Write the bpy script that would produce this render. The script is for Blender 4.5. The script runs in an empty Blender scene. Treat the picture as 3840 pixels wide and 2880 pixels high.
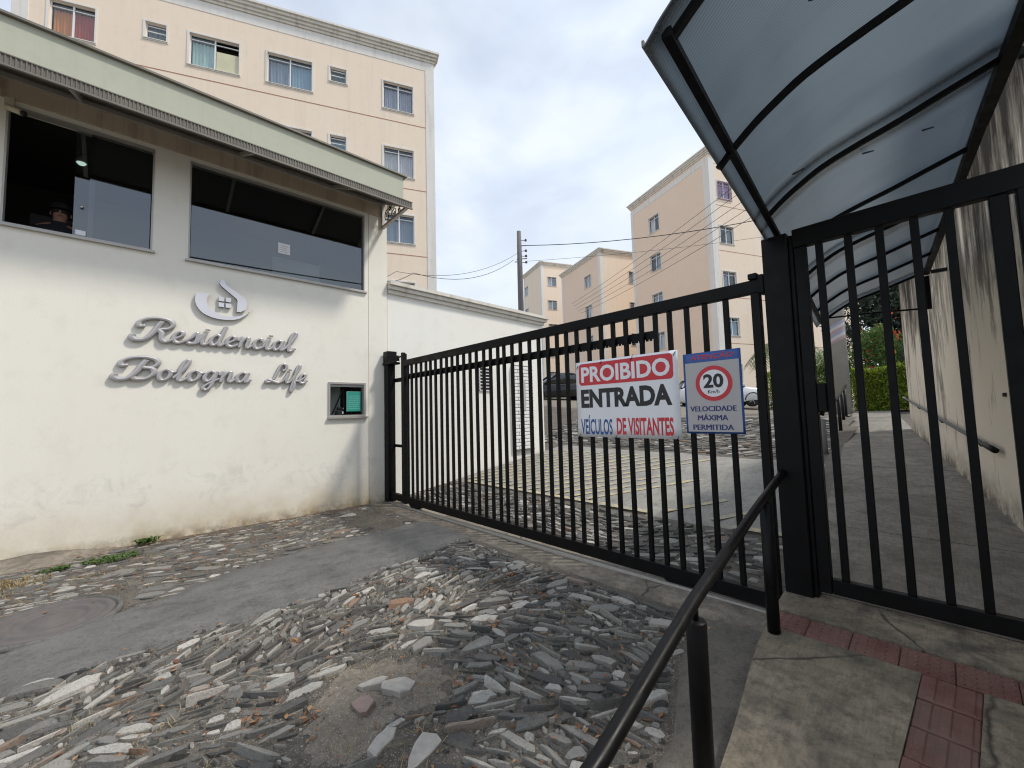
import bpy, bmesh, math, random
import numpy as np
from mathutils import Vector, Matrix, noise
scn = bpy.context.scene
COL = scn.collection

# ------------------------------------------------------------------ camera
cam = bpy.data.cameras.new('camera')
cam.sensor_width = 36; cam.lens = 14.4188
cam.clip_start = 0.02; cam.clip_end = 3000
camo = bpy.data.objects.new('camera', cam); COL.objects.link(camo)
camo.matrix_world = Matrix(((0.680271, 0.069592, 0.72965, 0), (0.732467, -0.028024, -0.680225, 0),
                            (-0.02689, 0.997182, -0.070038, 1.5), (0, 0, 0, 1)))
scn.camera = camo

# ------------------------------------------------------------------ light
SUN_DIR = Vector((1.0, 0.81, 1.70)).normalized()          # towards the sun
sun = bpy.data.lights.new('sun', 'SUN')
sun.energy = 2.05; sun.angle = math.radians(6.5); sun.color = (1.0, 0.945, 0.86)
suno = bpy.data.objects.new('sun', sun); COL.objects.link(suno)
suno.rotation_euler = SUN_DIR.to_track_quat('Z', 'Y').to_euler()
suno.location = (20, 16, 34)

world = bpy.data.worlds.new('World'); scn.world = world
world.use_nodes = True
nt = world.node_tree; nt.nodes.clear()
def wn(t, **k):
    n = nt.nodes.new(t)
    for a, b in k.items(): setattr(n, a, b)
    return n
sky = wn('ShaderNodeTexSky', sky_type='NISHITA', sun_disc=False,
         sun_elevation=math.asin(SUN_DIR.z), sun_rotation=math.atan2(SUN_DIR.x, SUN_DIR.y),
         air_density=1.0, dust_density=2.0, ozone_density=1.0)
tc = wn('ShaderNodeTexCoord')
mp = wn('ShaderNodeMapping'); mp.inputs['Scale'].default_value = (1.0, 1.0, 2.2)
n1 = wn('ShaderNodeTexNoise'); n1.inputs['Scale'].default_value = 1.7; n1.inputs['Detail'].default_value = 5; n1.inputs['Roughness'].default_value = 0.48; n1.inputs['Distortion'].default_value = 0.35
n2 = wn('ShaderNodeTexNoise'); n2.inputs['Scale'].default_value = 3.6; n2.inputs['Detail'].default_value = 4
r1 = wn('ShaderNodeValToRGB'); r1.color_ramp.elements[0].position = 0.30; r1.color_ramp.elements[1].position = 0.56
r1.color_ramp.elements[0].color = (0.50, 0.50, 0.50, 1); r1.color_ramp.elements[1].color = (1, 1, 1, 1)
cc = wn('ShaderNodeValToRGB'); cc.color_ramp.elements[0].position = 0.28; cc.color_ramp.elements[1].position = 0.70
cc.color_ramp.elements[0].color = (0.55, 0.635, 0.78, 1); cc.color_ramp.elements[1].color = (0.705, 0.755, 0.82, 1)
sk = wn('ShaderNodeMix', data_type='RGBA', blend_type='MULTIPLY'); sk.inputs[0].default_value = 1.0
sk.inputs[7].default_value = (0.10, 0.10, 0.10, 1)          # Nishita at strength 0.10
mx = wn('ShaderNodeMix', data_type='RGBA')
bg = wn('ShaderNodeBackground'); bg.inputs['Strength'].default_value = 1.0
out = wn('ShaderNodeOutputWorld')
L = nt.links.new
L(tc.outputs['Generated'], mp.inputs['Vector'])
L(mp.outputs[0], n1.inputs['Vector']); L(mp.outputs[0], n2.inputs['Vector'])
L(n1.outputs[0], r1.inputs[0]); L(n2.outputs[0], cc.inputs[0])
L(sky.outputs[0], sk.inputs[6]); L(sk.outputs[2], mx.inputs[6]); L(cc.outputs[0], mx.inputs[7]); L(r1.outputs[0], mx.inputs[0])
L(mx.outputs[2], bg.inputs['Color']); L(bg.outputs[0], out.inputs['Surface'])

scn.view_settings.view_transform = 'Standard'
scn.view_settings.look = 'None'
scn.view_settings.exposure = 0.42
scn.view_settings.gamma = 1.0
scn.view_settings.use_curve_mapping = False
scn.render.engine = 'CYCLES'
scn.cycles.max_bounces = 7; scn.cycles.transparent_max_bounces = 24
scn.cycles.sample_clamp_indirect = 6
scn.cycles.use_denoising = True
scn.cycles.pixel_filter_type = 'BLACKMAN_HARRIS'; scn.cycles.filter_width = 1.15
scn.cycles.sample_clamp_direct = 12

# ------------------------------------------------------------------ helpers
rnd = random.Random(7)
def tag(o, label=None, cat=None, group=None, kind=None):
    if label: o['label'] = label
    if cat: o['category'] = cat
    if group: o['group'] = group
    if kind: o['kind'] = kind
    return o
def empty(name, loc=(0, 0, 0), label=None, cat=None, group=None):
    o = bpy.data.objects.new(name, None); COL.objects.link(o); o.location = loc
    o.empty_display_size = 0.2
    return tag(o, label, cat, group)
IDT = lambda p: p
class MB:
    """collects geometry; T maps local points to the world"""
    def __init__(self, T=None): self.v = []; self.f = []; self.m = []; self.T = T or IDT; self.cm = 0; self.sm = []; self.smooth = False
    def add(self, vs, fs):
        b = len(self.v); self.v += [tuple(self.T(p)) for p in vs]
        for f in fs: self.f.append([b + i for i in f]); self.m.append(self.cm); self.sm.append(self.smooth)
        return self
    def box(self, x0, x1, y0, y1, z0, z1):
        vs = [(x, y, z) for z in (z0, z1) for y in (y0, y1) for x in (x0, x1)]
        return self.add(vs, [(0, 2, 3, 1), (4, 5, 7, 6), (0, 1, 5, 4), (2, 6, 7, 3), (0, 4, 6, 2), (1, 3, 7, 5)])
    def bbox(self, x0, x1, y0, y1, z0, z1, b=0.006):
        """box with chamfered edges (cut corners in all three directions)"""
        bm = bmesh.new()
        vs = [bm.verts.new((x, y, z)) for z in (z0, z1) for y in (y0, y1) for x in (x0, x1)]
        for q in [(0, 2, 3, 1), (4, 5, 7, 6), (0, 1, 5, 4), (2, 6, 7, 3), (0, 4, 6, 2), (1, 3, 7, 5)]: bm.faces.new([vs[i] for i in q])
        bmesh.ops.bevel(bm, geom=bm.edges[:], offset=b, segments=1, affect='EDGES', profile=0.5)
        bm.verts.index_update()
        self.add([tuple(v.co) for v in bm.verts], [[v.index for v in f.verts] for f in bm.faces]); bm.free()
        return self
    def bar(self, a, b, w, h=None, up=(0, 0, 1), e=0.0):
        """rectangular bar from a to b, width w (sideways) and height h (along up)"""
        h = w if h is None else h
        a = Vector(a); b = Vector(b); d = (b - a).normalized(); up = Vector(up)
        s = d.cross(up)
        if s.length < 1e-4: s = d.cross(Vector((1, 0, 0)))
        s.normalize(); u = s.cross(d).normalized()
        a = a - d * e; b = b + d * e
        vs = [p + s * (w / 2 * i) + u * (h / 2 * j) for p in (a, b) for j in (-1, 1) for i in (-1, 1)]
        return self.add(vs, [(0, 2, 3, 1), (4, 5, 7, 6), (0, 1, 5, 4), (2, 6, 7, 3), (0, 4, 6, 2), (1, 3, 7, 5)])
    def tube(self, pts, r, n=8, cap=True):
        pts = [Vector(p) for p in pts]; k = len(pts)
        rs = r if isinstance(r, (list, tuple)) else [r] * k
        ref = Vector((0, 0, 1)); vs = []; fs = []
        prev = None
        for i, p in enumerate(pts):
            d = (pts[min(i + 1, k - 1)] - pts[max(i - 1, 0)]).normalized()
            if prev is None:
                s = d.cross(ref)
                if s.length < 1e-3: s = d.cross(Vector((1, 0, 0)))
            else: s = prev - d * prev.dot(d)
            s.normalize(); prev = s; u = s.cross(d)
            for j in range(n):
                a = 2 * math.pi * j / n
                vs.append(p + (s * math.cos(a) + u * math.sin(a)) * rs[i])
        for i in range(k - 1):
            for j in range(n): fs.append((i * n + j, i * n + (j + 1) % n, (i + 1) * n + (j + 1) % n, (i + 1) * n + j))
        if cap: fs.append(tuple(range(n - 1, -1, -1))); fs.append(tuple(range((k - 1) * n, k * n)))
        s0 = self.smooth; self.smooth = True; self.add(vs, fs); self.smooth = s0
        return self
    def prism(self, poly, fn, d0, d1):
        """2D polygon extruded: fn(u, v, d) -> point"""
        n = len(poly)
        vs = [fn(u, v, d0) for u, v in poly] + [fn(u, v, d1) for u, v in poly]
        fs = [tuple(range(n - 1, -1, -1)), tuple(range(n, 2 * n))] + [(i, (i + 1) % n, n + (i + 1) % n, n + i) for i in range(n)]
        return self.add(vs, fs)
    def quad(self, a, b, c, d): return self.add([a, b, c, d], [(0, 1, 2, 3)])
    def lathe(self, c, prof, n=16, ax=2):
        """prof: list of (r, h) turned round an axis through c"""
        vs = []; fs = []
        for r, h in prof:
            for j in range(n):
                a = 2 * math.pi * j / n; q = [r * math.cos(a), r * math.sin(a), h]
                if ax == 0: q = [q[2], q[0], q[1]]
                if ax == 1: q = [q[1], q[2], q[0]]
                vs.append((c[0] + q[0], c[1] + q[1], c[2] + q[2]))
        for i in range(len(prof) - 1):
            for j in range(n): fs.append((i * n + j, i * n + (j + 1) % n, (i + 1) * n + (j + 1) % n, (i + 1) * n + j))
        fs.append(tuple(range(n - 1, -1, -1))); fs.append(tuple(range((len(prof) - 1) * n, len(prof) * n)))
        s0 = self.smooth; self.smooth = True; self.add(vs, fs); self.smooth = s0
        return self
    def mesh(self, name, mats):
        me = bpy.data.meshes.new(name)
        me.from_pydata([tuple(p) for p in self.v], [], self.f)
        for mt in (mats if isinstance(mats, (list, tuple)) else [mats]): me.materials.append(mt)
        me.polygons.foreach_set('material_index', self.m)
        me.polygons.foreach_set('use_smooth', self.sm)
        me.update()
        return me
    def build(self, name, mats, parent=None, **kw):
        bmm = self.mesh(name, mats)
        return link(name, bmm, parent, **kw)
def link(name, me, parent=None, label=None, cat=None, group=None, kind=None, loc=None):
    o = bpy.data.objects.new(name, me); COL.objects.link(o)
    if parent is not None:
        o.parent = parent
        p = parent; off = Vector((0, 0, 0))
        while p is not None: off += Vector(p.location); p = p.parent
        o.location = -off                              # children are modelled in world coordinates
        if loc is not None: o.location = Vector(loc) - off
    elif loc is not None: o.location = loc
    return tag(o, label, cat, group, kind)
def frame(P, U, N):
    """local (u, w, z): u along U, w outward along N, z up; z of P is added"""
    P = Vector(P); U = Vector(U).normalized(); N = Vector(N).normalized()
    return lambda p: P + U * p[0] + N * p[1] + Vector((0, 0, p[2]))

# ------------------------------------------------------------------ materials
class NM:
    def __init__(self, name):
        self.m = bpy.data.materials.new(name); self.m.use_nodes = True
        self.t = self.m.node_tree; self.t.nodes.clear()
        self.o = self.n('ShaderNodeOutputMaterial')
        self.b = self.n('ShaderNodeBsdfPrincipled')
        self.l(self.b.outputs[0], self.o.inputs['Surface'])
        self.tc = self.n('ShaderNodeTexCoord')
    def n(self, t, **k):
        q = self.t.nodes.new(t)
        for a, b in k.items(): setattr(q, a, b)
        return q
    def l(self, a, b): self.t.links.new(a, b)
    def noise(self, scale, detail=4, rough=0.55, vec=None, dist=0.0, stretch=None):
        q = self.n('ShaderNodeTexNoise'); q.inputs['Scale'].default_value = scale; q.inputs['Detail'].default_value = detail
        q.inputs['Roughness'].default_value = rough; q.inputs['Distortion'].default_value = dist
        src = vec if vec is not None else self.geo()
        if stretch:
            mp = self.n('ShaderNodeMapping'); mp.inputs['Scale'].default_value = stretch; self.l(src, mp.inputs['Vector']); src = mp.outputs[0]
        self.l(src, q.inputs['Vector']); return q.outputs[0]
    def geo(self):
        if not hasattr(self, '_g'): self._g = self.n('ShaderNodeNewGeometry')
        return self._g.outputs['Position']
    def ramp(self, f, stops, interp='LINEAR'):
        r = self.n('ShaderNodeValToRGB'); r.color_ramp.interpolation = interp
        e = r.color_ramp.elements
        while len(e) < len(stops): e.new(0.5)
        for q, (p, c) in zip(e, stops): q.position = p; q.color = (c if isinstance(c, (tuple, list)) else (c, c, c)) [:3] + (1,) if isinstance(c, tuple) else (c, c, c, 1)
        self.l(f, r.inputs[0]); return r.outputs[0]
    def mix(self, f, a, b, mode='MIX'):
        q = self.n('ShaderNodeMix', data_type='RGBA', blend_type=mode)
        for s, v in ((q.inputs[0], f), (q.inputs[6], a), (q.inputs[7], b)):
            if isinstance(v, (int, float)): s.default_value = v
            elif isinstance(v, tuple): s.default_value = v + (1,)
            else: self.l(v, s)
        return q.outputs[2]
    def math(self, op, a, b=0.0, clamp=False):
        q = self.n('ShaderNodeMath', operation=op, use_clamp=clamp)
        for s, v in ((q.inputs[0], a), (q.inputs[1], b)):
            if isinstance(v, (int, float)): s.default_value = v
            else: self.l(v, s)
        return q.outputs[0]
    def sep(self, vec=None):
        q = self.n('ShaderNodeSeparateXYZ'); self.l(vec if vec is not None else self.geo(), q.inputs[0]); return q.outputs
    def col(self, c):
        if isinstance(c, tuple): self.b.inputs['Base Color'].default_value = c + (1,)
        else: self.l(c, self.b.inputs['Base Color'])
        return self
    def rough(self, v):
        if isinstance(v, (int, float)): self.b.inputs['Roughness'].default_value = v
        else: self.l(v, self.b.inputs['Roughness'])
        return self
    def bump(self, h, s=0.3, d=0.01):
        q = self.n('ShaderNodeBump'); q.inputs['Strength'].default_value = s; q.inputs['Distance'].default_value = d
        self.l(h, q.inputs['Height']); self.l(q.outputs[0], self.b.inputs['Normal']); return self
    def set(self, **k):
        for a, v in k.items(): self.b.inputs[a.replace('_', ' ')].default_value = v
        return self
def plain(name, c, rough=0.6, metal=0.0, var=0.12, scale=6.0, bump=0.0):
    k = NM(name); f = k.noise(scale, 5)
    k.col(k.mix(f, tuple(x * (1 - var) for x in c), tuple(min(1, x * (1 + var)) for x in c))).rough(rough).set(Metallic=metal)
    if bump: k.bump(k.noise(scale * 14, 4), bump, 0.004)
    return k.m
M = {}
def plaster(name, base, warm, dirt, z0, streak=0.5):
    """painted render: soft blotches, drip streaks, splash dirt near height z0"""
    k = NM(name); X = k.sep()
    big = k.noise(0.8, 5, 0.6); mid = k.noise(4.5, 5, 0.6)
    st = k.noise(1.1, 5, 0.65, stretch=(5.0, 5.0, 0.35))
    c = k.mix(k.ramp(big, [(0.35, 0.0), (0.7, 0.55)]), base, warm)
    c = k.mix(k.math('MULTIPLY', k.ramp(st, [(0.5, 0.0), (0.78, 1.0)]), streak), c, dirt)
    c = k.mix(k.math('MULTIPLY', k.ramp(mid, [(0.52, 0.0), (0.8, 1.0)]), 0.22), c, dirt)
    if z0 is not None:
        h = k.math('SUBTRACT', 1.0, k.math('DIVIDE', k.math('SUBTRACT', X[2], z0), 0.75), True)
        h = k.math('MULTIPLY', k.math('POWER', h, 1.8), k.ramp(k.noise(2.2, 6, 0.65), [(0.28, 0.25), (0.62, 1.0)]), True)
        c = k.mix(h, c, (0.50, 0.40, 0.24))
        h2 = k.math('SUBTRACT', 1.0, k.math('DIVIDE', k.math('SUBTRACT', X[2], z0), 0.16), True)
        c = k.mix(k.math('MULTIPLY', h2, k.ramp(k.noise(7, 5, 0.7), [(0.4, 0.0), (0.6, 0.8)])), c, (0.22, 0.17, 0.11))
    if z0 is not None:
        zb = k.ramp(X[2], [(0.15, 0.0), (0.45, 1.0), (0.8, 1.0), (1.0, 0.0)])
        sm = k.math('MULTIPLY', zb, k.ramp(k.noise(3.4, 7, 0.75, dist=0.8), [(0.50, 0.0), (0.70, 0.42)]))
        c = k.mix(sm, c, (0.47, 0.44, 0.385))
    c = k.mix(k.ramp(k.noise(38, 5, 0.8), [(0.60, 0.0), (0.74, 0.22)]), c, dirt)
    k.set(Specular_IOR_Level=0.2)
    k.col(c).rough(0.88).bump(k.noise(60, 4, 0.6), 0.22, 0.006)
    return k.m
M['cream'] = plaster('cream_paint', (0.85, 0.82, 0.735), (0.83, 0.785, 0.68), (0.58, 0.54, 0.46), 0.0, 0.07)
M['cream_far'] = plaster('cream_paint_far', (0.86, 0.85, 0.79), (0.84, 0.81, 0.73), (0.60, 0.57, 0.50), None, 0.08)
M['sage'] = plaster('sage_paint', (0.49, 0.50, 0.405), (0.45, 0.46, 0.37), (0.30, 0.30, 0.24), None, 0.18)
M['lintel'] = plaster('lintel_shade_stains', (0.60, 0.50, 0.39), (0.50, 0.37, 0.26), (0.22, 0.17, 0.13), None, 0.75)  # brown stands for shade and reflected light under the awning, plus real stains
M['peach'] = plaster('peach_paint', (0.85, 0.715, 0.57), (0.86, 0.75, 0.63), (0.60, 0.53, 0.46), None, 0.30)
M['peach2'] = plaster('peach_paint_deep', (0.82, 0.65, 0.51), (0.84, 0.69, 0.56), (0.62, 0.53, 0.45), None, 0.14)
M['trim'] = plaster('white_trim_paint', (0.78, 0.76, 0.72), (0.72, 0.69, 0.63), (0.45, 0.42, 0.38), None, 0.5)
M['cornice'] = plaster('cornice_paint', (0.74, 0.71, 0.64), (0.66, 0.62, 0.54), (0.34, 0.30, 0.25), None, 0.7)
M['joint'] = plain('red_brown_joint', (0.42, 0.19, 0.12), 0.8)
M['white_frame'] = plain('white_window_metal', (0.78, 0.78, 0.77), 0.45)
M['alu'] = plain('brushed_aluminium', (0.55, 0.54, 0.52), 0.38, 0.6)
M['alu_light'] = plain('pale_aluminium_frame', (0.44, 0.42, 0.39), 0.45, 0.25)
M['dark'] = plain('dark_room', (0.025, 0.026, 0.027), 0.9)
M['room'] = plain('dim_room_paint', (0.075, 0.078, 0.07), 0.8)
def blackpaint(name, base=(0.0028, 0.0029, 0.0032), rough=0.5):
    k = NM(name); f = k.noise(9, 6, 0.65); g = k.noise(55, 4)
    c = k.mix(k.ramp(f, [(0.45, 0.0), (0.8, 0.8)]), base, tuple(x * 2.6 for x in base))
    c = k.mix(k.ramp(g, [(0.68, 0.0), (0.80, 0.7)]), c, (0.016, 0.014, 0.012))
    k.set(Specular_IOR_Level=0.2)
    k.col(c).rough(k.ramp(f, [(0.3, rough - 0.1), (0.7, rough + 0.18)])).bump(g, 0.12, 0.002)
    return k.m
M['black'] = blackpaint('black_gate_paint')
M['blackrail'] = blackpaint('black_rail_paint', (0.004, 0.004, 0.0045), 0.40)
def slate(name, islands):
    k = NM(name)
    if islands: r = k.n('ShaderNodeNewGeometry').outputs['Random Per Island']
    else: r = k.n('ShaderNodeObjectInfo').outputs['Random']
    c = k.ramp(r, [(0.0, (0.072, 0.071, 0.067)), (0.20, (0.125, 0.122, 0.114)), (0.45, (0.205, 0.199, 0.184)), (0.66, (0.305, 0.293, 0.266)),
                   (0.84, (0.44, 0.42, 0.38)), (0.955, (0.58, 0.55, 0.50)), (0.985, (0.27, 0.205, 0.16)), (1.0, (0.30, 0.18, 0.11))])
    f = k.noise(26, 6, 0.7); s = k.noise(9, 5, 0.6); hf = k.noise(95, 4, 0.75)
    c = k.mix(k.ramp(f, [(0.3, 0.45), (0.75, 0.0)]), c, k.mix(0.5, c, (0.03, 0.03, 0.03)))
    c = k.mix(k.ramp(s, [(0.55, 0.0), (0.85, 0.5)]), c, (0.26, 0.22, 0.17))
    c = k.mix(k.ramp(hf, [(0.50, 0.0), (0.66, 0.6)]), c, k.mix(0.65, c, (0.02, 0.02, 0.02)))
    k.col(c).rough(0.75).bump(k.math('ADD', hf, k.math('MULTIPLY', f, 1.4)), 0.8, 0.008)
    return k.m
M['stone_pale'] = plain('pale_slate', (0.42, 0.395, 0.355), 0.75, 0, 0.3, 30, 0.6); M['stone_red'] = plain('reddish_slate', (0.27, 0.20, 0.175), 0.8, 0, 0.25, 30, 0.6)
M['stone'] = slate('split_slate', False); M['stone_i'] = slate('split_slate_joined', True)
def soil(name='gritty_soil', A=(0.085, 0.076, 0.066), B=(0.155, 0.134, 0.108), D=(0.045, 0.040, 0.035)):
    k = NM(name); a = k.noise(3.0, 6, 0.65); g = k.noise(120, 3, 0.7); b = k.noise(28, 5, 0.7)
    c = k.mix(k.ramp(a, [(0.35, 0.0), (0.65, 1.0)]), A, B)
    c = k.mix(k.ramp(b, [(0.40, 0.0), (0.68, 0.75)]), c, D)
    c = k.mix(k.ramp(g, [(0.58, 0.0), (0.68, 0.85)]), c, (0.46, 0.41, 0.34))
    k.col(c).rough(0.95).bump(k.math('ADD', k.math('MULTIPLY', g, 0.5), b), 0.7, 0.012)
    return k.m
M['soil'] = soil(); M['sand'] = soil('sandy_hollow', (0.17, 0.148, 0.12), (0.25, 0.215, 0.17), (0.095, 0.083, 0.068))
def asphalt(name, a, b, sp):
    k = NM(name); f = k.noise(1.6, 6, 0.65); s = k.noise(6, 6, 0.72, stretch=(1.25, 0.75, 1)); g = k.noise(180, 3, 0.7)
    c = k.mix(k.ramp(f, [(0.3, 0.0), (0.7, 1.0)]), a, b)
    c = k.mix(k.ramp(s, [(0.48, 0.0), (0.70, 0.75)]), c, tuple(x * 0.5 for x in a))
    c = k.mix(k.ramp(k.noise(34, 5, 0.75), [(0.50, 0.0), (0.66, 0.55)]), c, tuple(x * 0.45 for x in a))
    c = k.mix(k.ramp(g, [(0.58, 0.0), (0.72, 0.7)]), c, sp)
    k.col(c).rough(0.9).bump(k.math('ADD', g, k.math('MULTIPLY', s, 1.5)), 0.45, 0.006)
    return k.m
M['patch'] = asphalt('worn_cement_patch', (0.100, 0.098, 0.093), (0.175, 0.170, 0.160), (0.29, 0.28, 0.26))
M['road'] = asphalt('worn_road', (0.25, 0.24, 0.22), (0.34, 0.325, 0.29), (0.42, 0.40, 0.36))
M['apron'] = asphalt('rough_mortar', (0.105, 0.094, 0.08), (0.165, 0.148, 0.125), (0.34, 0.31, 0.265))
M['ground'] = asphalt('dusty_ground', (0.20, 0.175, 0.14), (0.25, 0.225, 0.18), (0.30, 0.28, 0.22))
def concrete(name, a, b, dk, mossy=0.0, cracks=0.9):
    k = NM(name); f = k.noise(1.5, 6, 0.6); m = k.noise(3.6, 6, 0.65, dist=0.6); g = k.noise(150, 3, 0.6)
    tr = k.noise(36, 3, 0.5, stretch=(2.6, 0.25, 1))
    c = k.mix(k.ramp(f, [(0.35, 0.0), (0.65, 1.0)]), a, b)
    c = k.mix(k.ramp(m, [(0.44, 0.0), (0.66, 0.85)]), c, dk)
    c = k.mix(k.ramp(k.noise(17, 6, 0.75), [(0.46, 0.0), (0.66, 0.6)]), c, tuple(x * 0.7 for x in dk))
    if mossy: c = k.mix(k.math('MULTIPLY', k.ramp(k.noise(2.3, 5, 0.6), [(0.5, 0.0), (0.7, 1.0)]), mossy), c, (0.12, 0.115, 0.065))
    c = k.mix(k.math('MULTIPLY', k.ramp(tr, [(0.35, 0.0), (0.75, 1.0)]), 0.32), c, (0.07, 0.065, 0.055))
    c = k.mix(k.ramp(g, [(0.60, 0.0), (0.75, 0.55)]), c, (0.42, 0.38, 0.31))
    v = k.n('ShaderNodeTexVoronoi', feature='DISTANCE_TO_EDGE'); v.inputs['Scale'].default_value = 1.15
    w = k.n('ShaderNodeMix', data_type='VECTOR'); w.inputs[0].default_value = 0.16
    nv = k.n('ShaderNodeTexNoise'); nv.inputs['Scale'].default_value = 3.0; nv.inputs['Detail'].default_value = 5; k.l(k.geo(), nv.inputs['Vector'])
    k.l(k.geo(), w.inputs[4]); k.l(nv.outputs[1], w.inputs[5]); k.l(w.outputs[1], v.inputs['Vector'])
    ck = k.math('MULTIPLY', k.ramp(v.outputs[0], [(0.0, 1.0), (0.012, 0.0)]), k.ramp(k.noise(1.1, 3), [(0.46, 0.0), (0.54, cracks)]))
    c = k.mix(ck, c, (0.03, 0.028, 0.025))
    k.col(c).rough(0.88).bump(k.math('SUBTRACT', k.math('ADD', g, k.math('MULTIPLY', tr, 0.8)), k.math('MULTIPLY', ck, 3.0)), 0.45, 0.005)
    return k.m
M['slab'] = concrete('stained_concrete', (0.25, 0.21, 0.155), (0.40, 0.335, 0.245), (0.085, 0.077, 0.062), 0.32)
M['path'] = concrete('path_concrete', (0.245, 0.225, 0.195), (0.31, 0.28, 0.24), (0.14, 0.13, 0.112), 0.35, 0.0)
M['thresh'] = concrete('threshold_concrete', (0.23, 0.198, 0.16), (0.32, 0.275, 0.22), (0.11, 0.095, 0.075))
def tile():
    k = NM('red_tactile_tile'); f = k.noise(5, 6, 0.65); g = k.noise(140, 3)
    c = k.mix(k.ramp(f, [(0.35, 0.0), (0.65, 1.0)]), (0.155, 0.068, 0.056), (0.22, 0.118, 0.098))
    c = k.mix(k.ramp(k.noise(2.6, 5), [(0.45, 0.0), (0.7, 0.65)]), c, (0.15, 0.11, 0.09))
    c = k.mix(k.ramp(g, [(0.6, 0.0), (0.75, 0.4)]), c, (0.45, 0.36, 0.31))
    k.col(c).rough(0.85).bump(g, 0.35, 0.004); return k.m
M['tile'] = tile()
def oldwall():
    """weathered wall: black mould running down from the top and up from the foot"""
    k = NM('weathered_wall'); X = k.sep()
    st = k.noise(1.0, 6, 0.65, stretch=(2.4, 2.4, 0.75), dist=0.5); st2 = k.noise(2.4, 6, 0.7, stretch=(3.4, 3.4, 0.42), dist=0.25); b = k.noise(1.4, 5, 0.6)
    base = k.mix(b, (0.76, 0.68, 0.555), (0.82, 0.74, 0.62))
    up = k.math('DIVIDE', k.math('SUBTRACT', X[2], 1.75), 2.3, True)
    a = k.math('ADD', k.math('MULTIPLY', up, 0.72), k.math('MULTIPLY', k.math('SUBTRACT', k.math('ADD', st, k.math('MULTIPLY', st2, 0.8)), 0.9), 1.6))
    c = k.mix(k.ramp(a, [(0.14, 0.0), (0.36, 0.60), (0.66, 0.96)]), base, (0.030, 0.027, 0.023))
    gl = k.math('ADD', 0.22, k.math('MULTIPLY', k.math('SUBTRACT', X[1], 3.42), 0.09))
    lo = k.math('SUBTRACT', 1.0, k.math('DIVIDE', k.math('SUBTRACT', X[2], gl), 0.42), True)
    c = k.mix(k.math('MULTIPLY', k.math('POWER', lo, 1.4), k.ramp(k.noise(4, 6, 0.7), [(0.35, 0.1), (0.6, 1.0)])), c, (0.10, 0.085, 0.065))
    k.set(Specular_IOR_Level=0.06)
    k.col(c).rough(0.95).bump(k.noise(45, 5, 0.65), 0.35, 0.008); return k.m
M['oldwall'] = oldwall()
def schlick(k, f0):
    lw = k.n('ShaderNodeLayerWeight'); lw.inputs[0].default_value = 0.5
    return k.math('ADD', k.math('MULTIPLY', k.math('POWER', lw.outputs['Facing'], 4.0), 0.85), f0, True)
def poly():
    """smoked twin-wall polycarbonate: fine flutes, lets a quarter of the light through"""
    k = NM('smoked_polycarbonate'); t = k.t
    f = k.noise(1.8, 5, 0.6); s = k.noise(2.2, 5, 0.6, stretch=(0.6, 2.4, 1))
    tr = k.n('ShaderNodeBsdfTranslucent'); tp = k.n('ShaderNodeBsdfTransparent')
    c = k.mix(f, (0.385, 0.425, 0.45), (0.455, 0.49, 0.505)); c = k.mix(k.ramp(s, [(0.5, 0.0), (0.8, 0.3)]), c, (0.28, 0.315, 0.35))
    X = k.sep()
    wv = k.math('SINE', k.math('MULTIPLY', k.math('ADD', X[1], k.math('MULTIPLY', X[0], 0.105)), 420.0))
    c = k.mix(k.math('MULTIPLY', k.math('ADD', wv, 1.0), 0.16), c, (0.10, 0.13, 0.17))
    k.l(c, tr.inputs[0]); tp.inputs[0].default_value = (0.10, 0.13, 0.16, 1)
    m1 = k.n('ShaderNodeMixShader'); m1.inputs[0].default_value = 0.12; k.l(tr.outputs[0], m1.inputs[1]); k.l(tp.outputs[0], m1.inputs[2])
    gl = k.n('ShaderNodeBsdfGlossy'); gl.inputs['Roughness'].default_value = 0.25
    m2 = k.n('ShaderNodeMixShader'); k.l(schlick(k, 0.03), m2.inputs[0]); k.l(m1.outputs[0], m2.inputs[1]); k.l(gl.outputs[0], m2.inputs[2])
    k.l(m2.outputs[0], k.o.inputs['Surface']); return k.m
M['poly'] = poly()
def glass(name, tint, refl, rough=0.0):
    k = NM(name); tp = k.n('ShaderNodeBsdfTransparent'); tp.inputs[0].default_value = tint + (1,)
    gl = k.n('ShaderNodeBsdfGlossy'); gl.inputs['Roughness'].default_value = rough; gl.inputs[0].default_value = (0.82, 0.86, 0.9, 1)
    m = k.n('ShaderNodeMixShader'); k.l(schlick(k, refl), m.inputs[0]); k.l(tp.outputs[0], m.inputs[1]); k.l(gl.outputs[0], m.inputs[2])
    k.l(m.outputs[0], k.o.inputs['Surface']); return k.m
M['glass_dark'] = glass('smoked_window_glass', (0.62, 0.64, 0.64), 0.125)
M['glass_clear'] = glass('clear_window_glass', (0.92, 0.94, 0.95), 0.055)
M['glass_car'] = glass('car_glass', (0.06, 0.075, 0.085), 0.10)
def fabric(name, a, b, fold=22.0):
    k = NM(name); f = k.noise(fold, 4, 0.6); k.col(k.mix(f, a, b)).rough(0.9); return k.m
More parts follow.
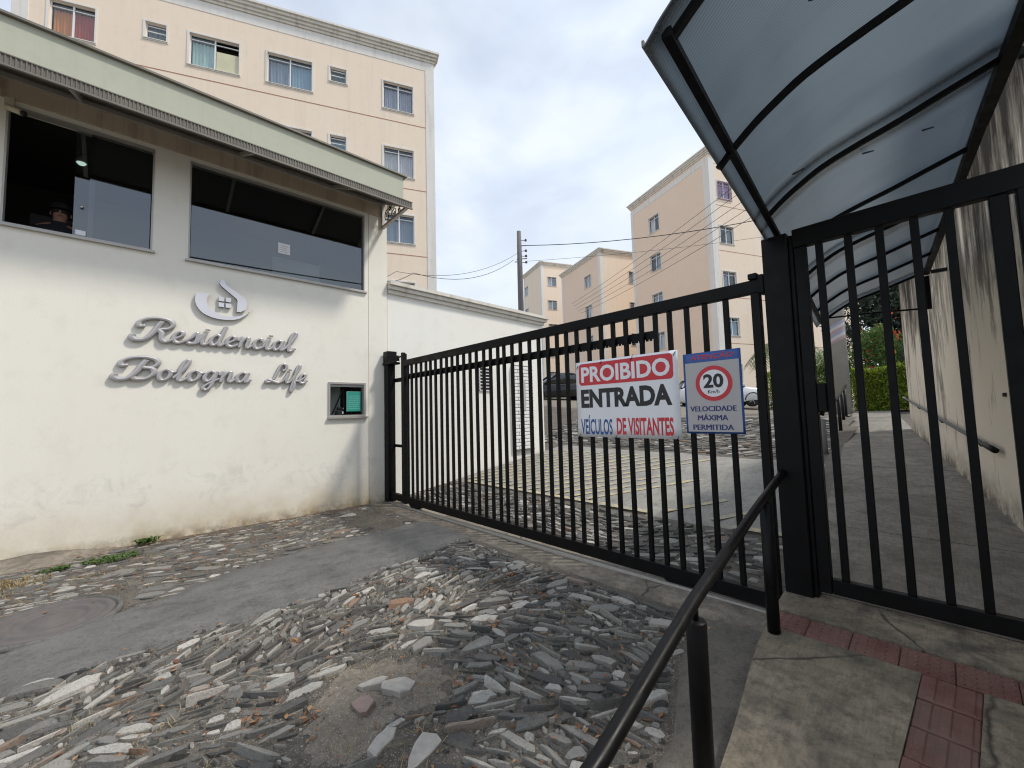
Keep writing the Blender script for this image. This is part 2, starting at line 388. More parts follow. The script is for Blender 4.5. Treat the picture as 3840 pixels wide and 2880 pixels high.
CUR = {'orange': fabric('orange_curtain', (0.74, 0.27, 0.07), (0.84, 0.36, 0.11)), 'red': fabric('brick_red_curtain', (0.50, 0.09, 0.07), (0.62, 0.14, 0.10)),
       'teal': fabric('pale_teal_curtain', (0.48, 0.66, 0.59), (0.60, 0.76, 0.70)), 'white': fabric('white_curtain', (0.650, 0.625, 0.625), (0.850, 0.825, 0.825)),
       'grey': fabric('grey_blue_curtain', (0.275, 0.325, 0.388), (0.450, 0.500, 0.562)), 'lace': fabric('patterned_lace_curtain', (0.225, 0.237, 0.300), (0.650, 0.650, 0.725), 60),
       'blue': fabric('pale_blue_curtain', (0.325, 0.450, 0.550), (0.425, 0.575, 0.650)), 'blind': fabric('grey_blind', (0.213, 0.250, 0.250), (0.312, 0.350, 0.350))}
def leaf(name, a, b, c2=None, trans=0.35):
    k = NM(name); r = k.n('ShaderNodeNewGeometry').outputs['Random Per Island']
    col = k.ramp(r, [(0.0, a), (0.6, b), (1.0, c2 or b)])
    k.col(col).rough(0.55)
    tr = k.n('ShaderNodeBsdfTranslucent'); k.l(col, tr.inputs[0])
    m = k.n('ShaderNodeMixShader'); m.inputs[0].default_value = trans; k.l(k.b.outputs[0], m.inputs[1]); k.l(tr.outputs[0], m.inputs[2]); k.l(m.outputs[0], k.o.inputs['Surface'])
    return k.m
M['lf_hedge'] = leaf('lime_hedge_leaf', (0.07, 0.12, 0.012), (0.20, 0.28, 0.025), (0.42, 0.48, 0.05), 0.5)
M['lf_dark'] = leaf('dark_conifer_leaf', (0.012, 0.022, 0.014), (0.03, 0.05, 0.03), (0.05, 0.075, 0.045), 0.15)
M['lf_mid'] = leaf('mid_green_leaf', (0.04, 0.085, 0.02), (0.10, 0.18, 0.04), (0.17, 0.26, 0.07), 0.45)
M['lf_palm'] = leaf('palm_leaf', (0.06, 0.10, 0.025), (0.14, 0.19, 0.06), (0.22, 0.26, 0.10))
M['flower'] = leaf('red_orange_petal', (0.50, 0.06, 0.02), (0.60, 0.15, 0.03), (0.62, 0.22, 0.05))
M['weed'] = leaf('weed_leaf', (0.05, 0.10, 0.02), (0.09, 0.17, 0.035), (0.15, 0.22, 0.06))
M['straw'] = leaf('dry_grass', (0.30, 0.22, 0.10), (0.38, 0.29, 0.14), (0.24, 0.22, 0.09), 0.2)
M['litter'] = leaf('fallen_leaf', (0.19, 0.075, 0.03), (0.28, 0.13, 0.06), (0.36, 0.22, 0.11), 0.1)
M['bark'] = plain('bark', (0.10, 0.075, 0.055), 0.95, 0, 0.35, 12, 0.5)
M['pole'] = plain('grey_concrete_pole', (0.30, 0.285, 0.255), 0.9, 0, 0.22, 3.0, 0.3)
M['polegrey'] = plain('weathered_pole', (0.15, 0.15, 0.15), 0.85, 0, 0.2, 5)
M['wire'] = plain('black_cable', (0.018, 0.018, 0.018), 0.6)
M['ceramic'] = plain('brown_insulator', (0.16, 0.08, 0.05), 0.3)
M['letter'] = plain('cast_letter_metal', (0.46, 0.445, 0.445), 0.42, 0.30, 0.12, 8); M['letter_side'] = plain('letter_side', (0.10, 0.095, 0.10), 0.5, 0.3)
M['emblem'] = plain('painted_emblem', (0.70, 0.69, 0.72), 0.35, 0.25, 0.05)
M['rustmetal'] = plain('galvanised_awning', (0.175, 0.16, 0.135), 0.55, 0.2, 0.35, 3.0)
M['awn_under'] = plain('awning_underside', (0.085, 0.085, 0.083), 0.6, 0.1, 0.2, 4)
M['grate'] = plain('cast_iron_cover', (0.14, 0.125, 0.12), 0.75, 0.2, 0.25, 14, 0.5)
M['track'] = plain('worn_steel_track', (0.42, 0.40, 0.37), 0.5, 0.5, 0.3, 30, 0.3)
M['whitebrick'] = plain('white_brick_paint', (0.80, 0.79, 0.77), 0.85, 0, 0.08, 10, 0.3)
M['mortar'] = plain('dark_joint', (0.20, 0.19, 0.18), 0.95)
def paint_worn(name, c, under):
    k = NM(name); f = k.noise(9, 6, 0.75); g = k.noise(60, 4, 0.7)
    w = k.ramp(k.math('ADD', k.math('MULTIPLY', f, 0.7), k.math('MULTIPLY', g, 0.3)), [(0.45, 0.0), (0.60, 0.85)])
    k.col(k.mix(w, under, c)).rough(0.85); return k.m
M['yellow'] = paint_worn('worn_yellow_paint', (0.60, 0.49, 0.22), (0.30, 0.285, 0.25))
def signpaint(name, c, r=0.45): return plain(name, c, r, 0, 0.04, 12)
M['s_white'] = signpaint('sign_white', (0.82, 0.83, 0.86)); M['s_red'] = signpaint('sign_red', (0.60, 0.035, 0.05)); M['s_black'] = signpaint('sign_black', (0.015, 0.017, 0.02))
M['s_blue'] = signpaint('sign_blue', (0.025, 0.085, 0.30)); M['s_navy'] = signpaint('sign_navy', (0.02, 0.03, 0.16)); M['s_grey'] = signpaint('sign_grey', (0.46, 0.45, 0.45))
M['paper'] = signpaint('white_paper', (0.78, 0.78, 0.78), 0.8); M['tealpaper'] = signpaint('teal_notice', (0.03, 0.30, 0.23)); M['tealpale'] = signpaint('pale_teal_print', (0.18, 0.48, 0.40))
M['board'] = signpaint('pale_green_panel', (0.52, 0.58, 0.50), 0.6)
M['skin'] = plain('skin', (0.42, 0.22, 0.15), 0.5, 0, 0.08, 20); M['cloth'] = plain('dark_jacket', (0.02, 0.022, 0.03), 0.9); M['hat'] = plain('black_knit_cap', (0.012, 0.012, 0.013), 0.95, 0, 0.2, 60, 0.4)
M['hair'] = plain('dark_hair', (0.02, 0.015, 0.012), 0.7); M['eye'] = plain('eye', (0.05, 0.04, 0.035), 0.3); M['lip'] = plain('lip', (0.33, 0.12, 0.10), 0.5)
M['carwhite'] = plain('white_car_paint', (0.72, 0.73, 0.74), 0.22, 0, 0.02); M['carblack'] = plain('black_car_paint', (0.014, 0.015, 0.017), 0.18, 0, 0.05)
M['tyre'] = plain('tyre_rubber', (0.018, 0.018, 0.018), 0.9); M['rim'] = plain('alloy_rim', (0.55, 0.55, 0.56), 0.35, 0.8); M['lamp'] = plain('headlamp_lens', (0.65, 0.67, 0.7), 0.12); M['tail'] = plain('tail_lamp', (0.35, 0.02, 0.02), 0.2)
M['plastic'] = plain('black_plastic', (0.02, 0.02, 0.021), 0.55)
M['ivory'] = plain('ivory_plastic', (0.60, 0.54, 0.40), 0.5)
M['rooftile'] = plain('clay_roof_tile', (0.40, 0.17, 0.10), 0.85, 0, 0.25, 3)
def emis(name, c, s):
    k = NM(name); k.col(c).set(Emission_Strength=s); k.b.inputs['Emission Color'].default_value = c + (1,); return k.m
M['lit'] = emis('lit_lamp', (0.75, 1.0, 0.9), 1.3)
# ------------------------------------------------------------------ terrain
def sst(a, b, x): t = min(1, max(0, (x - a) / (b - a))); return t * t * (3 - 2 * t)
def g(x, y):
    """height of the street: level in front of the gates, climbing behind them"""
    z = 0.0
    if y > 3.55: z = 0.13 * (min(y, 12.6) - 3.55)
    if y > 12.6: z += 0.012 * (y - 12.6)
    if y > 8.5: z += 0.105 * max(0.0, -x - 5.5) * sst(8.5, 14.5, y) if x > -60 else 0.105 * 54.5
    return z
def gp(y): return 0.22 + 0.09 * (y - 3.42)                 # the foot path beside it
def grid(xs, ys, fz, keep=None):
    mb = MB(); nx = len(xs)
    mb.v = [(x, y, fz(x, y)) for y in ys for x in xs]
    for j in range(len(ys) - 1):
        for i in range(nx - 1):
            if keep and not keep((xs[i] + xs[i + 1]) / 2, (ys[j] + ys[j + 1]) / 2): continue
            mb.f.append([j * nx + i, j * nx + i + 1, (j + 1) * nx + i + 1, (j + 1) * nx + i]); mb.m.append(0); mb.sm.append(True)
    return mb
lin = lambda a, b, n: [a + (b - a) * i / n for i in range(n + 1)]
xs = [-900, -400, -200, -120] + lin(-80, -20, 10) + lin(-18, 8, 26) + lin(10, 60, 8) + [120, 300, 900]
ys = [-900, -300, -100, -40, -15, -8] + lin(-5, 16, 42) + lin(18, 60, 14) + [90, 160, 300, 600, 1200]
def gg(x, y): return g(max(x, -60), min(y, 70)) - 0.05 - (0.14 if -8 < x < 1.5 and -6 < y < 16 else 0)
grid(xs, ys, gg).build('ground', M['ground'], kind='structure')

def ns(x, y, s, sd=0.0): return noise.noise((x * s, y * s, sd))
def nz(x, y): return 0.010 * ns(x, y, 3.1) + 0.006 * ns(x, y, 9.0, 4.0) - 0.004
# asphalt / cement ribbon edges (x as a function of y)
def interp(y, pts):
    for (y0, x0), (y1, x1) in zip(pts, pts[1:]):
        if y <= y1 or (y1, x1) == pts[-1]: return x0 + (x1 - x0) * (y - y0) / (y1 - y0)
LO = [(-1.6, -3.70), (-0.48, -3.70), (1.21, -3.76), (2.1, -3.95), (3.07, -4.12)]
UP = [(-1.6, -4.15), (-0.58, -4.36), (1.04, -5.06), (2.0, -5.22), (3.07, -5.20)]
def e_lo(y): return interp(y, LO) + 0.05 * ns(0, y, 2.3) + 0.045 * ns(0, y, 8) + 0.03 * ns(0, y, 23)
def e_up(y): return interp(y, UP) + 0.07 * ns(3, y, 2.0) + 0.05 * ns(3, y, 7) + 0.03 * ns(3, y, 21)
PIT = [(-2.62, 0.92), (-2.58, 1.27), (-2.30, 1.42), (-2.06, 1.44), (-1.88, 1.22), (-2.02, 0.98), (-1.82, 0.80), (-1.95, 0.55), (-2.16, 0.58), (-2.46, 0.76)]
def inpoly(x, y, P):
    r = False; j = len(P) - 1
    for i in range(len(P)):
        if (P[i][1] > y) != (P[j][1] > y) and x < (P[j][0] - P[i][0]) * (y - P[i][1]) / (P[j][1] - P[i][1]) + P[i][0]: r = not r
        j = i
    return r
def apron_edge(y):                                          # left edge of the mortar apron beside the slab
    return interp(y, [(0.4, -0.86), (1.3, -0.90), (1.84, -0.98), (2.24, -1.17), (3.05, -1.36), (3.4, -1.45)]) + 0.03 * ns(1, y, 5)
def slab_edge(y): return interp(y, [(0.3, -0.585), (1.76, -0.73), (2.75, -0.87), (3.30, -0.90)])
# soil bed of the cobbled street, with the paving stones as its pieces
bed = grid(lin(-7.0, -0.5, 90), lin(-1.9, 3.06, 70), lambda x, y: nz(x, y))
street = bed.build('cobbled_street', M['soil'], kind='structure')
rows = []
for y in lin(-1.9, 3.06, 150):
    a, b = e_up(y), e_lo(y); rows.append([(a + (b - a) * t, y, 0.020 + nz(a + (b - a) * t, y) * 0.5 + 0.016 * math.sin(math.pi * t) - (0.035 if t in (0, 1) else 0)) for t in (0, 0.04, 0.2, 0.4, 0.6, 0.8, 0.96, 1)])
mb = MB(); mb.smooth = True
for r in rows: mb.v += r
for j in range(len(rows) - 1):
    for i in range(7): mb.f.append([j * 8 + i, j * 8 + i + 1, (j + 1) * 8 + i + 1, (j + 1) * 8 + i]); mb.m.append(0); mb.sm.append(True)
mb.build('cement_strip', M['patch'], kind='structure')

# ---- stones laid by dart throwing on an occupancy raster
RNG = np.random.default_rng(11)
def lay(x0, x1, y0, y1, ok, sizes, tries, ang, res=0.0125, gap=0.85):
    W = int((x1 - x0) / res) + 2; H = int((y1 - y0) / res) + 2
    occ = np.zeros((H, W), bool); outl = []
    uu, vv = np.meshgrid(np.linspace(-0.5, 0.5, 17), np.linspace(-0.5, 0.5, 7)); uu = uu.ravel(); vv = vv.ravel()
    for (lmin, lmax, wmin, wmax), n in zip(sizes, tries):
        px = RNG.uniform(x0, x1, n); py = RNG.uniform(y0, y1, n); ll = RNG.uniform(lmin, lmax, n); ww = RNG.uniform(wmin, wmax, n); jj = RNG.normal(0, 0.13, n)
        for i in range(n):
            x, y = px[i], py[i]
            if not ok(x, y): continue
            a = ang(x, y) + jj[i]; c, s = math.cos(a), math.sin(a)
            qx = x + (uu * c * ll[i] - vv * s * ww[i]) * gap; qy = y + (uu * s * ll[i] + vv * c * ww[i]) * gap
            ix = ((qx - x0) / res).astype(int); iy = ((qy - y0) / res).astype(int)
            if ix.min() < 0 or iy.min() < 0 or ix.max() >= W or iy.max() >= H or occ[iy, ix].any(): continue
            if not (ok(qx[0], qy[0]) and ok(qx[-1], qy[-1])): continue
            # fill a denser sample so thin stones leave no holes
            occ[iy, ix] = True
            outl.append((x, y, a, ll[i], ww[i]))
    return outl
def stone_shape(sd, flat=False):
    """one split slab of unit size: ragged outline, chamfered, uneven top"""
    r = random.Random(sd); J = lambda s: r.uniform(-s, s)
    # a split bar: two long ragged sides, ends broken off at a slant or to a point
    P = [(-0.5 + J(.05), -0.25 + J(.28)), (-0.30 + J(.1), -0.44 + J(.10)), (0.10 + J(.16), -0.48 + J(.10)), (0.38 + J(.09), -0.38 + J(.18)), (0.5 + J(.04), 0.0 + J(.36)), (0.33 + J(.11), 0.42 + J(.14)), (-0.05 + J(.18), 0.47 + J(.10)), (-0.36 + J(.1), 0.36 + J(.18))]
    n = len(P); tilt = (J(.5), J(.8))
    top = lambda x, y: 1.0 + tilt[0] * x * 2 + tilt[1] * y * 2
    vs = [(x, y, -0.9) for x, y in P]; vs += [(x * 1.0, y * 1.0, top(x, y) - r.uniform(0.06, 0.34)) for x, y in P]
    vs += [(x * r.uniform(0.84, 0.96), y * r.uniform(0.72, 0.93), top(x, y) + r.uniform(-0.12, 0.12)) for x, y in P]
    vs.append((r.uniform(-0.12, 0.12), r.uniform(-0.1, 0.1), top(0, 0) + r.uniform(-0.05, 0.14)))
    fs = []
    for i in range(n):
        j = (i + 1) % n
        fs += [(i, j, n + j, n + i), (n + i, n + j, 2 * n + j, 2 * n + i), (2 * n + i, 2 * n + j, 3 * n)]
    return vs, fs
SHAPES = [stone_shape(100 + i) for i in range(40)]
SMESH = []
for vs, fs in SHAPES:
    me = bpy.data.meshes.new('stone'); me.from_pydata(vs, [], fs); me.materials.append(M['stone']); SMESH.append(me)
def joined(name, items, parent, zf, mat, hs=(0.009, 0.021)):
    mb = MB()
    for x, y, a, l, w in items:
        vs, fs = SHAPES[RNG.integers(0, len(SHAPES))]; c, s = math.cos(a), math.sin(a); z = zf(x, y); h = RNG.uniform(*hs)
        mb.add([(x + vx * l * c - vy * w * s, y + vx * l * s + vy * w * c, zf(x + vx * l * c - vy * w * s, y + vx * l * s + vy * w * c) - 0.004 + vz * h) for vx, vy, vz in vs], fs)
    return mb.build(name, mat, parent, kind='stuff')
CELL = [(RNG.uniform(-7, -0.6), RNG.uniform(-1.9, 3.2), RNG.uniform(0, math.pi)) for _ in range(620)]
CA = np.array(CELL)
def cellang(x, y):
    k = np.argmin((CA[:, 0] - x) ** 2 + (CA[:, 1] - y) ** 2)
    near_l = sst(-2.3, -3.0, x) if False else min(1, max(0, (-2.3 - x) / 0.7)); edge = max(0, 1 - abs(x - e_lo(y)) / 0.35); top = sst(1.7, 2.6, y)
    base = 0.55 + 1.45 * near_l * (1 - top) + 0.35 * top * ns(x, y, 0.9, 3.0)
    base = base * (1 - edge) + 1.5 * edge
    return base + 0.5 * ns(x, y, 0.6, 7.0) + (CA[k, 2] - 1.57) * 0.42
def ok_main(x, y): return e_lo(y) - 0.015 < x < apron_edge(y) - 0.01 and -1.0 < y < 2.98 and not inpoly(x, y, PIT)
def ok_wall(x, y):
    if (x + 4.80) ** 2 / 0.46 ** 2 + (y + 0.40) ** 2 / 0.42 ** 2 < 1: return False
    return -6.9 < x < e_up(y) - 0.03 and -1.6 < y < 3.0
main = lay(-4.4, -0.75, -1.0, 3.0, ok_main, [(0.14, 0.25, 0.034, 0.070), (0.095, 0.17, 0.024, 0.050), (0.055, 0.10, 0.018, 0.036), (0.028, 0.06, 0.013, 0.030), (0.016, 0.034, 0.010, 0.020)], [1100, 10000, 20000, 30000, 34000], cellang, 0.0085, 0.88)
# the few larger stones lying loose in the sandy hollow and a group of flat pieces beside it
loose = [(-2.19, 1.13, 0.3, 0.17, 0.15), (-2.32, 1.04, 0.9, 0.15, 0.10), (-2.19, 0.93, 0.2, 0.14, 0.09), (-1.72, 0.99, 1.9, 0.20, 0.095), (-1.90, 0.90, 2.0, 0.18, 0.08), (-2.72, 1.58, 0.6, 0.20, 0.15)]
main = [q for q in main if all((q[0] - l[0]) ** 2 + (q[1] - l[1]) ** 2 > (0.5 * l[3] + 0.4 * q[3] * 0.6) ** 2 for l in loose)] + loose
cx, cy = 0.0, 0.0
main.sort(key=lambda q: -q[3] * q[4] / ((q[0] - cx) ** 2 + (q[1] - cy) ** 2 + 2.2))
for i, (x, y, a, l, w) in enumerate(main[:300]):
    lo = (x, y, a, l, w) in loose
    o = bpy.data.objects.new('stone', SMESH[int(RNG.integers(0, len(SMESH)))]); COL.objects.link(o); o.parent = street
    if lo:
        o.data = o.data.copy(); o.data.materials[0] = M['stone_red'] if (x, y) == (-2.19, 0.93) else M['stone_pale']
    o.location = (x, y, nz(x, y) + (0.003 if lo else RNG.uniform(-0.008, 0.006))); o.rotation_euler = (RNG.normal(0, 0.12), RNG.normal(0, 0.07), a); o.scale = (l, w, RNG.uniform(0.014, 0.030))
joined('small_stones', main[300:], street, nz, M['stone_i'])
wall_side = lay(-6.95, -4.1, -1.6, 3.02, ok_wall, [(0.16, 0.30, 0.09, 0.15), (0.09, 0.17, 0.04, 0.07), (0.04, 0.09, 0.022, 0.042)], [120, 2600, 6200], lambda x, y: 1.45 + 0.7 * ns(x, y, 0.8))
wall_side = [q for q in wall_side if ns(q[0], q[1], 1.3, 2.0) > -0.22]
joined('flat_stones', wall_side, street, nz, M['stone_i'], (0.005, 0.014))

# sandy hollow where the stones are gone
m = MB(); K = 96; RR = 7
for i in range(K):
    a = 2 * math.pi * i / K; c, s = math.cos(a), math.sin(a); q = 0.05
    while q < 1.2 and inpoly(-2.2 + q * c, 1.0 + q * s, PIT): q += 0.01
    q = q * 0.97 + 0.06 * ns(c * 2, s * 2, 1.6) + 0.05 * ns(c * 6, s * 6, 1.9)
    for j in range(RR + 1):
        t = j / RR; x, y = -2.2 + q * c * t, 1.0 + q * s * t; m.v.append((x, y, nz(x, y) + 0.007 - 0.012 * t ** 5 - 0.006 * (1 - t) + 0.004 * ns(x, y, 14)))
for i in range(K):
    k2 = (i + 1) % K
    for j in range(RR): m.f.append([i * 8 + j, i * 8 + j + 1, k2 * 8 + j + 1, k2 * 8 + j]); m.m.append(0); m.sm.append(True)
m.build('sandy_hollow', M['sand'], kind='structure')

# ---- mortar apron between cobbles and the footway slab
mb = MB(); mb.smooth = True; yy = lin(0.2, 3.02, 40)
for y in yy:
    a, b = apron_edge(y), slab_edge(y)
    for t in (0, 0.1, 0.35, 0.65, 1): mb.v.append((a + (b - a) * t, y, -0.01 + 0.035 * min(1, t * 4) + (gp(y) - 0.12 - 0.02) * t * t * 0.7 + 0.006 * ns(a + t, y, 6)))
for j in range(len(yy) - 1):
    for i in range(4): mb.f.append([j * 5 + i, j * 5 + i + 1, (j + 1) * 5 + i + 1, (j + 1) * 5 + i]); mb.m.append(0); mb.sm.append(True)
mb.build('mortar_apron', M['apron'], kind='structure')
# ---- threshold strip under the sliding gate, its two steel runners
mb = MB(); xs_ = lin(-6.95, -0.95, 60)
for x in xs_:
    e0 = 3.06 + 0.05 * ns(x, 0, 3.0) + 0.03 * ns(x, 1, 9.0); zz = -0.004 + 0.034 * sst(-3.2, -1.0, x)
    mb.v += [(x, e0, -0.03), (x, e0 + 0.015, zz - 0.006 + 0.004 * ns(x, 2, 7)), (x, 3.30, zz), (x, 3.62, zz + 0.004), (x, 3.66, -0.05)]
for j in range(len(xs_) - 1):
    for i in range(4): mb.f.append([j * 5 + i, (j + 1) * 5 + i, (j + 1) * 5 + i + 1, j * 5 + i + 1]); mb.m.append(0); mb.sm.append(True)
mb.build('gate_threshold', M['thresh'], kind='structure')
# ---- access road behind the gate
def keep_r(x, y): return x < -0.16 - 0.09 * (y - 3.42) * 0.9 - 0.62
rd = grid(lin(-14, -0.4, 68), lin(3.55, 13.05, 48), lambda x, y: g(x, y) - 0.008 + 0.5 * nz(x, y), lambda x, y: x < -0.78 - 0.09 * (y - 3.4))
yard = rd.build('cobbled_yard', M['soil'], kind='structure')
grid(lin(-30, -1.9, 36), lin(13.05, 24, 22), lambda x, y: g(x, y) - 0.008).build('car_park', M['ground'], kind='structure')
def y_lo(x): return 4.78 + 0.05 * ns(x, 0, 2.0) + 0.03 * ns(x, 0, 8)
def y_hi(x): return 8.15 + 0.06 * (-x - 2.6) + 0.10 * ns(x, 9, 1.6)
mb = MB(); xx = lin(-6.98, -1.0, 60)
for x in xx:
    a, b = y_lo(x), y_hi(x)
    for t in lin(0, 1, 10): mb.v.append((x, a + (b - a) * t, g(x, a + (b - a) * t) + 0.014 - (0.03 if t in (0, 1) else 0)))
for j in range(len(xx) - 1):
    for i in range(10): mb.f.append([j * 11 + i, (j + 1) * 11 + i, (j + 1) * 11 + i + 1, j * 11 + i + 1]); mb.m.append(0); mb.sm.append(True)
roadway = mb.build('access_road', M['road'], kind='structure')
def ribbon(name, a, b, w, z=0.020):
    a = Vector((a[0], a[1], 0)); b = Vector((b[0], b[1], 0)); d = (b - a); n = max(2, int(d.length / 0.25)); s = Vector((-d.y, d.x, 0)).normalized() * w / 2
    mb = MB()
    for i in range(n + 1):
        p = a + d * (i / n)
        for q in (p - s, p + s): mb.v.append((q.x, q.y, g(q.x, q.y) + z))
    for i in range(n): mb.f.append([2 * i, 2 * i + 2, 2 * i + 3, 2 * i + 1]); mb.m.append(0); mb.sm.append(False)
    return mb.build(name, M['yellow'], roadway)
ribbon('border_line', (-6.6, 4.90), (-3.55, 4.90), 0.09); ribbon('border_line', (-3.5, 4.90), (-2.75, 4.90), 0.10); ribbon('border_line', (-1.75, 4.88), (-1.25, 4.90), 0.10)
for k in range(30):                                           # slanting hatch stripes
    x0 = -8.6 + 0.30 * k; a = [x0, 4.98]; b = [x0 + 1.95, 7.75]
    if a[0] < -6.85: t = (-6.85 - a[0]) / (b[0] - a[0]); a = [-6.85, a[1] + (b[1] - a[1]) * t]
    if b[0] > -1.35 - 0.1 * (b[1] - 5): t = (-1.4 - a[0]) / (b[0] - a[0]); b = [-1.4, a[1] + (b[1] - a[1]) * t]
    if a[0] > -4.9: q = 0.42 + 0.30 * ((k * 7) % 5) / 5; b = [a[0] + (b[0] - a[0]) * q, a[1] + (b[1] - a[1]) * q]
    if b[1] - a[1] > 0.35 and a[0] < -1.5 and not -3.6 < a[0] < -2.9 and not (a[0] > -3.6 and k % 2): ribbon('hatch_stripe', a, b, 0.085, 0.022)
near = lay(-6.95, -1.0, 3.7, 4.78, lambda x, y: y < y_lo(x) - 0.03 and x < -0.98 - 0.09 * (y - 3.4), [(0.14, 0.24, 0.05, 0.09), (0.08, 0.15, 0.03, 0.06)], [2500, 5000], lambda x, y: 0.3 + 0.9 * ns(x, y, 0.7))
gq = lambda x, y: g(x, y) + 0.5 * nz(x, y)
joined('yard_stones', near, yard, gq, M['stone_i'])
far = lay(-9.0, -1.2, 8.1, 12.9, lambda x, y: y > y_hi(x) + 0.05 and x < -1.05 - 0.09 * (y - 3.4), [(0.18, 0.34, 0.07, 0.13), (0.10, 0.2, 0.04, 0.08)], [3500, 4500], lambda x, y: 0.4 + 1.2 * ns(x, y, 0.6), res=0.02)
joined('upper_yard_stones', far, yard, gq, M['stone_i'])

# ---- footway in front of the small gate, and the path behind it
WX = lambda y: 0.31 - 0.1517 * (y - 5.49)                    # face of the side wall
mb = MB(); yy = [0.2, 0.6, 1.0, 1.4, 1.8, 2.2, 2.6, 2.86]
def slabpiece(mb, rows, zf, z0):
    n = len(rows[0])
    b = len(mb.v)
    for r in rows: mb.v += [(x, y, zf(x, y)) for x, y in r]
    for j in range(len(rows) - 1):
        for i in range(n - 1): mb.f.append([b + j * n + i, b + j * n + i + 1, b + (j + 1) * n + i + 1, b + (j + 1) * n + i]); mb.m.append(0); mb.sm.append(False)
    ring = [j * n for j in range(len(rows) - 1, -1, -1)] + list(range(1, n)) + [j * n + n - 1 for j in range(1, len(rows))] + [(len(rows) - 1) * n + i for i in range(n - 2, 0, -1)]
    k = len(mb.v)
    for i in ring: x, y, z = mb.v[b + i]; mb.v.append((x, y, z0))
    for i in range(len(ring)):
        j = (i + 1) % len(ring); mb.f.append([b + ring[i], k + i, k + j, b + ring[j]]); mb.m.append(0); mb.sm.append(False)
zs = lambda x, y: gp(y) - 0.004 * ns(x, y, 2)
TX0, TX1, TY0, TY1 = -0.205, 0.005, 2.885, 3.10                # tactile tiles: cross band TY0..TY1, guide band TX0..TX1
slab = MB()
slabpiece(slab, [[(slab_edge(y) + 0.012 * ns(5, y, 6), y), (-0.45, y), (TX0 - 0.06 * (2.86 - y) + 0.004, y)] for y in lin(0.1, TY0 - 0.004, 12)], zs, -0.1)
slabpiece(slab, [[(TX1 - 0.004 - 0.06 * (2.86 - y), y), (0.4, y), (1.2, y)] for y in lin(0.1, TY0 - 0.004, 12)], zs, -0.1)
slabpiece(slab, [[(-0.89, y), (-0.4, y), (0.3, y), (1.2, y)] for y in (TY1 + 0.003, 3.28, 3.46)], zs, -0.1)
slab_o = slab.build('footway', M['slab'], kind='structure')
# tactile tiles
def tile_mesh(dots):
    m = MB(); h = 0.0985; m.bbox(-h, h, -h, h, -0.03, 0.0, 0.004)
    if dots:
        for i in range(5):
            for j in range(5): m.lathe((-0.08 + 0.04 * i, -0.08 + 0.04 * j, 0), [(0.012, -0.002), (0.0105, 0.0035), (0.006, 0.0048)], 6)
    else:
        for i in range(3): x = -0.062 + 0.062 * i; m.add([(x - 0.021, -0.092, -0.001), (x + 0.021, -0.092, -0.001), (x + 0.014, -0.086, 0.006), (x - 0.014, -0.086, 0.006), (x - 0.021, 0.092, -0.001), (x + 0.021, 0.092, -0.001), (x + 0.014, 0.086, 0.006), (x - 0.014, 0.086, 0.006)], [(0, 1, 2, 3), (5, 4, 7, 6), (3, 2, 6, 7), (1, 5, 6, 2), (4, 0, 3, 7)])
    return m.mesh('tile', M['tile'])
td, tg = tile_mesh(True), tile_mesh(False)
sl = math.atan(0.09)
for i in range(9):
    x = -0.785 + 0.2 * i; y = (TY0 + TY1) / 2; o = link('dotted_tile', td, slab_o); o.location = (x, y, gp(y) - 0.003 + rnd.uniform(-0.003, 0.002)); o.rotation_euler = (sl, rnd.uniform(-0.012, 0.012), 0)
for j in range(9):
    y = TY0 - 0.107 - 0.205 * j; x = (TX0 + TX1) / 2 - 0.06 * (2.86 - y); o = link('ribbed_tile', tg, slab_o); o.location = (x, y, gp(y) - 0.002 + rnd.uniform(-0.003, 0.003)); o.rotation_euler = (sl + rnd.uniform(-0.01, 0.01), rnd.uniform(-0.012, 0.012), -0.05)
# path bays behind the gate, joints open between them
pe = lambda y: -0.80 - 0.100 * (y - 3.42)
pathbed = grid(lin(-3, 1.2, 20), lin(3.4, 17, 40), lambda x, y: gp(y) - 0.06, lambda x, y: x > pe(y) - 0.25).build('path_bed', M['soil'], kind='structure')
cuts = [3.47, 4.92, 6.30, 7.72, 9.2, 10.7, 12.2, 13.7, 15.2]
for a, b in zip(cuts, cuts[1:]):
    m = MB(); slabpiece(m, [[(pe(y) + 0.01 * ns(2, y, 5), y), ((pe(y) + WX(y)) / 2, y), (WX(y) + 0.02, y)] for y in lin(a + 0.006, b - 0.006, 6)], lambda x, y: gp(y) + 0.003 * ns(x, y, 1.3), gp(a) - 0.16)
    m.build('path_slab', M['path'], pathbed)
# kerb of rough mortar along the path
mb = MB(); mb.smooth = True; yy = lin(3.5, 15.2, 70)
for y in yy:
    w = 0.20 + 0.05 * ns(8, y, 2); x = pe(y)
    mb.v += [(x - w, y, min(g(x - w, y), gp(y)) - 0.03), (x - w * 0.8, y, min(g(x, y) + 0.03, gp(y) - 0.02) + 0.012 * ns(1, y, 5)), (x - 0.05, y, gp(y) - 0.025 + 0.01 * ns(2, y, 4)), (x + 0.004, y, gp(y) - 0.012)]
for j in range(len(yy) - 1):
    for i in range(3): mb.f.append([j * 4 + i, j * 4 + i + 1, (j + 1) * 4 + i + 1, (j + 1) * 4 + i]); mb.m.append(0); mb.sm.append(True)
mb.build('path_kerb', M['apron'], kind='structure')
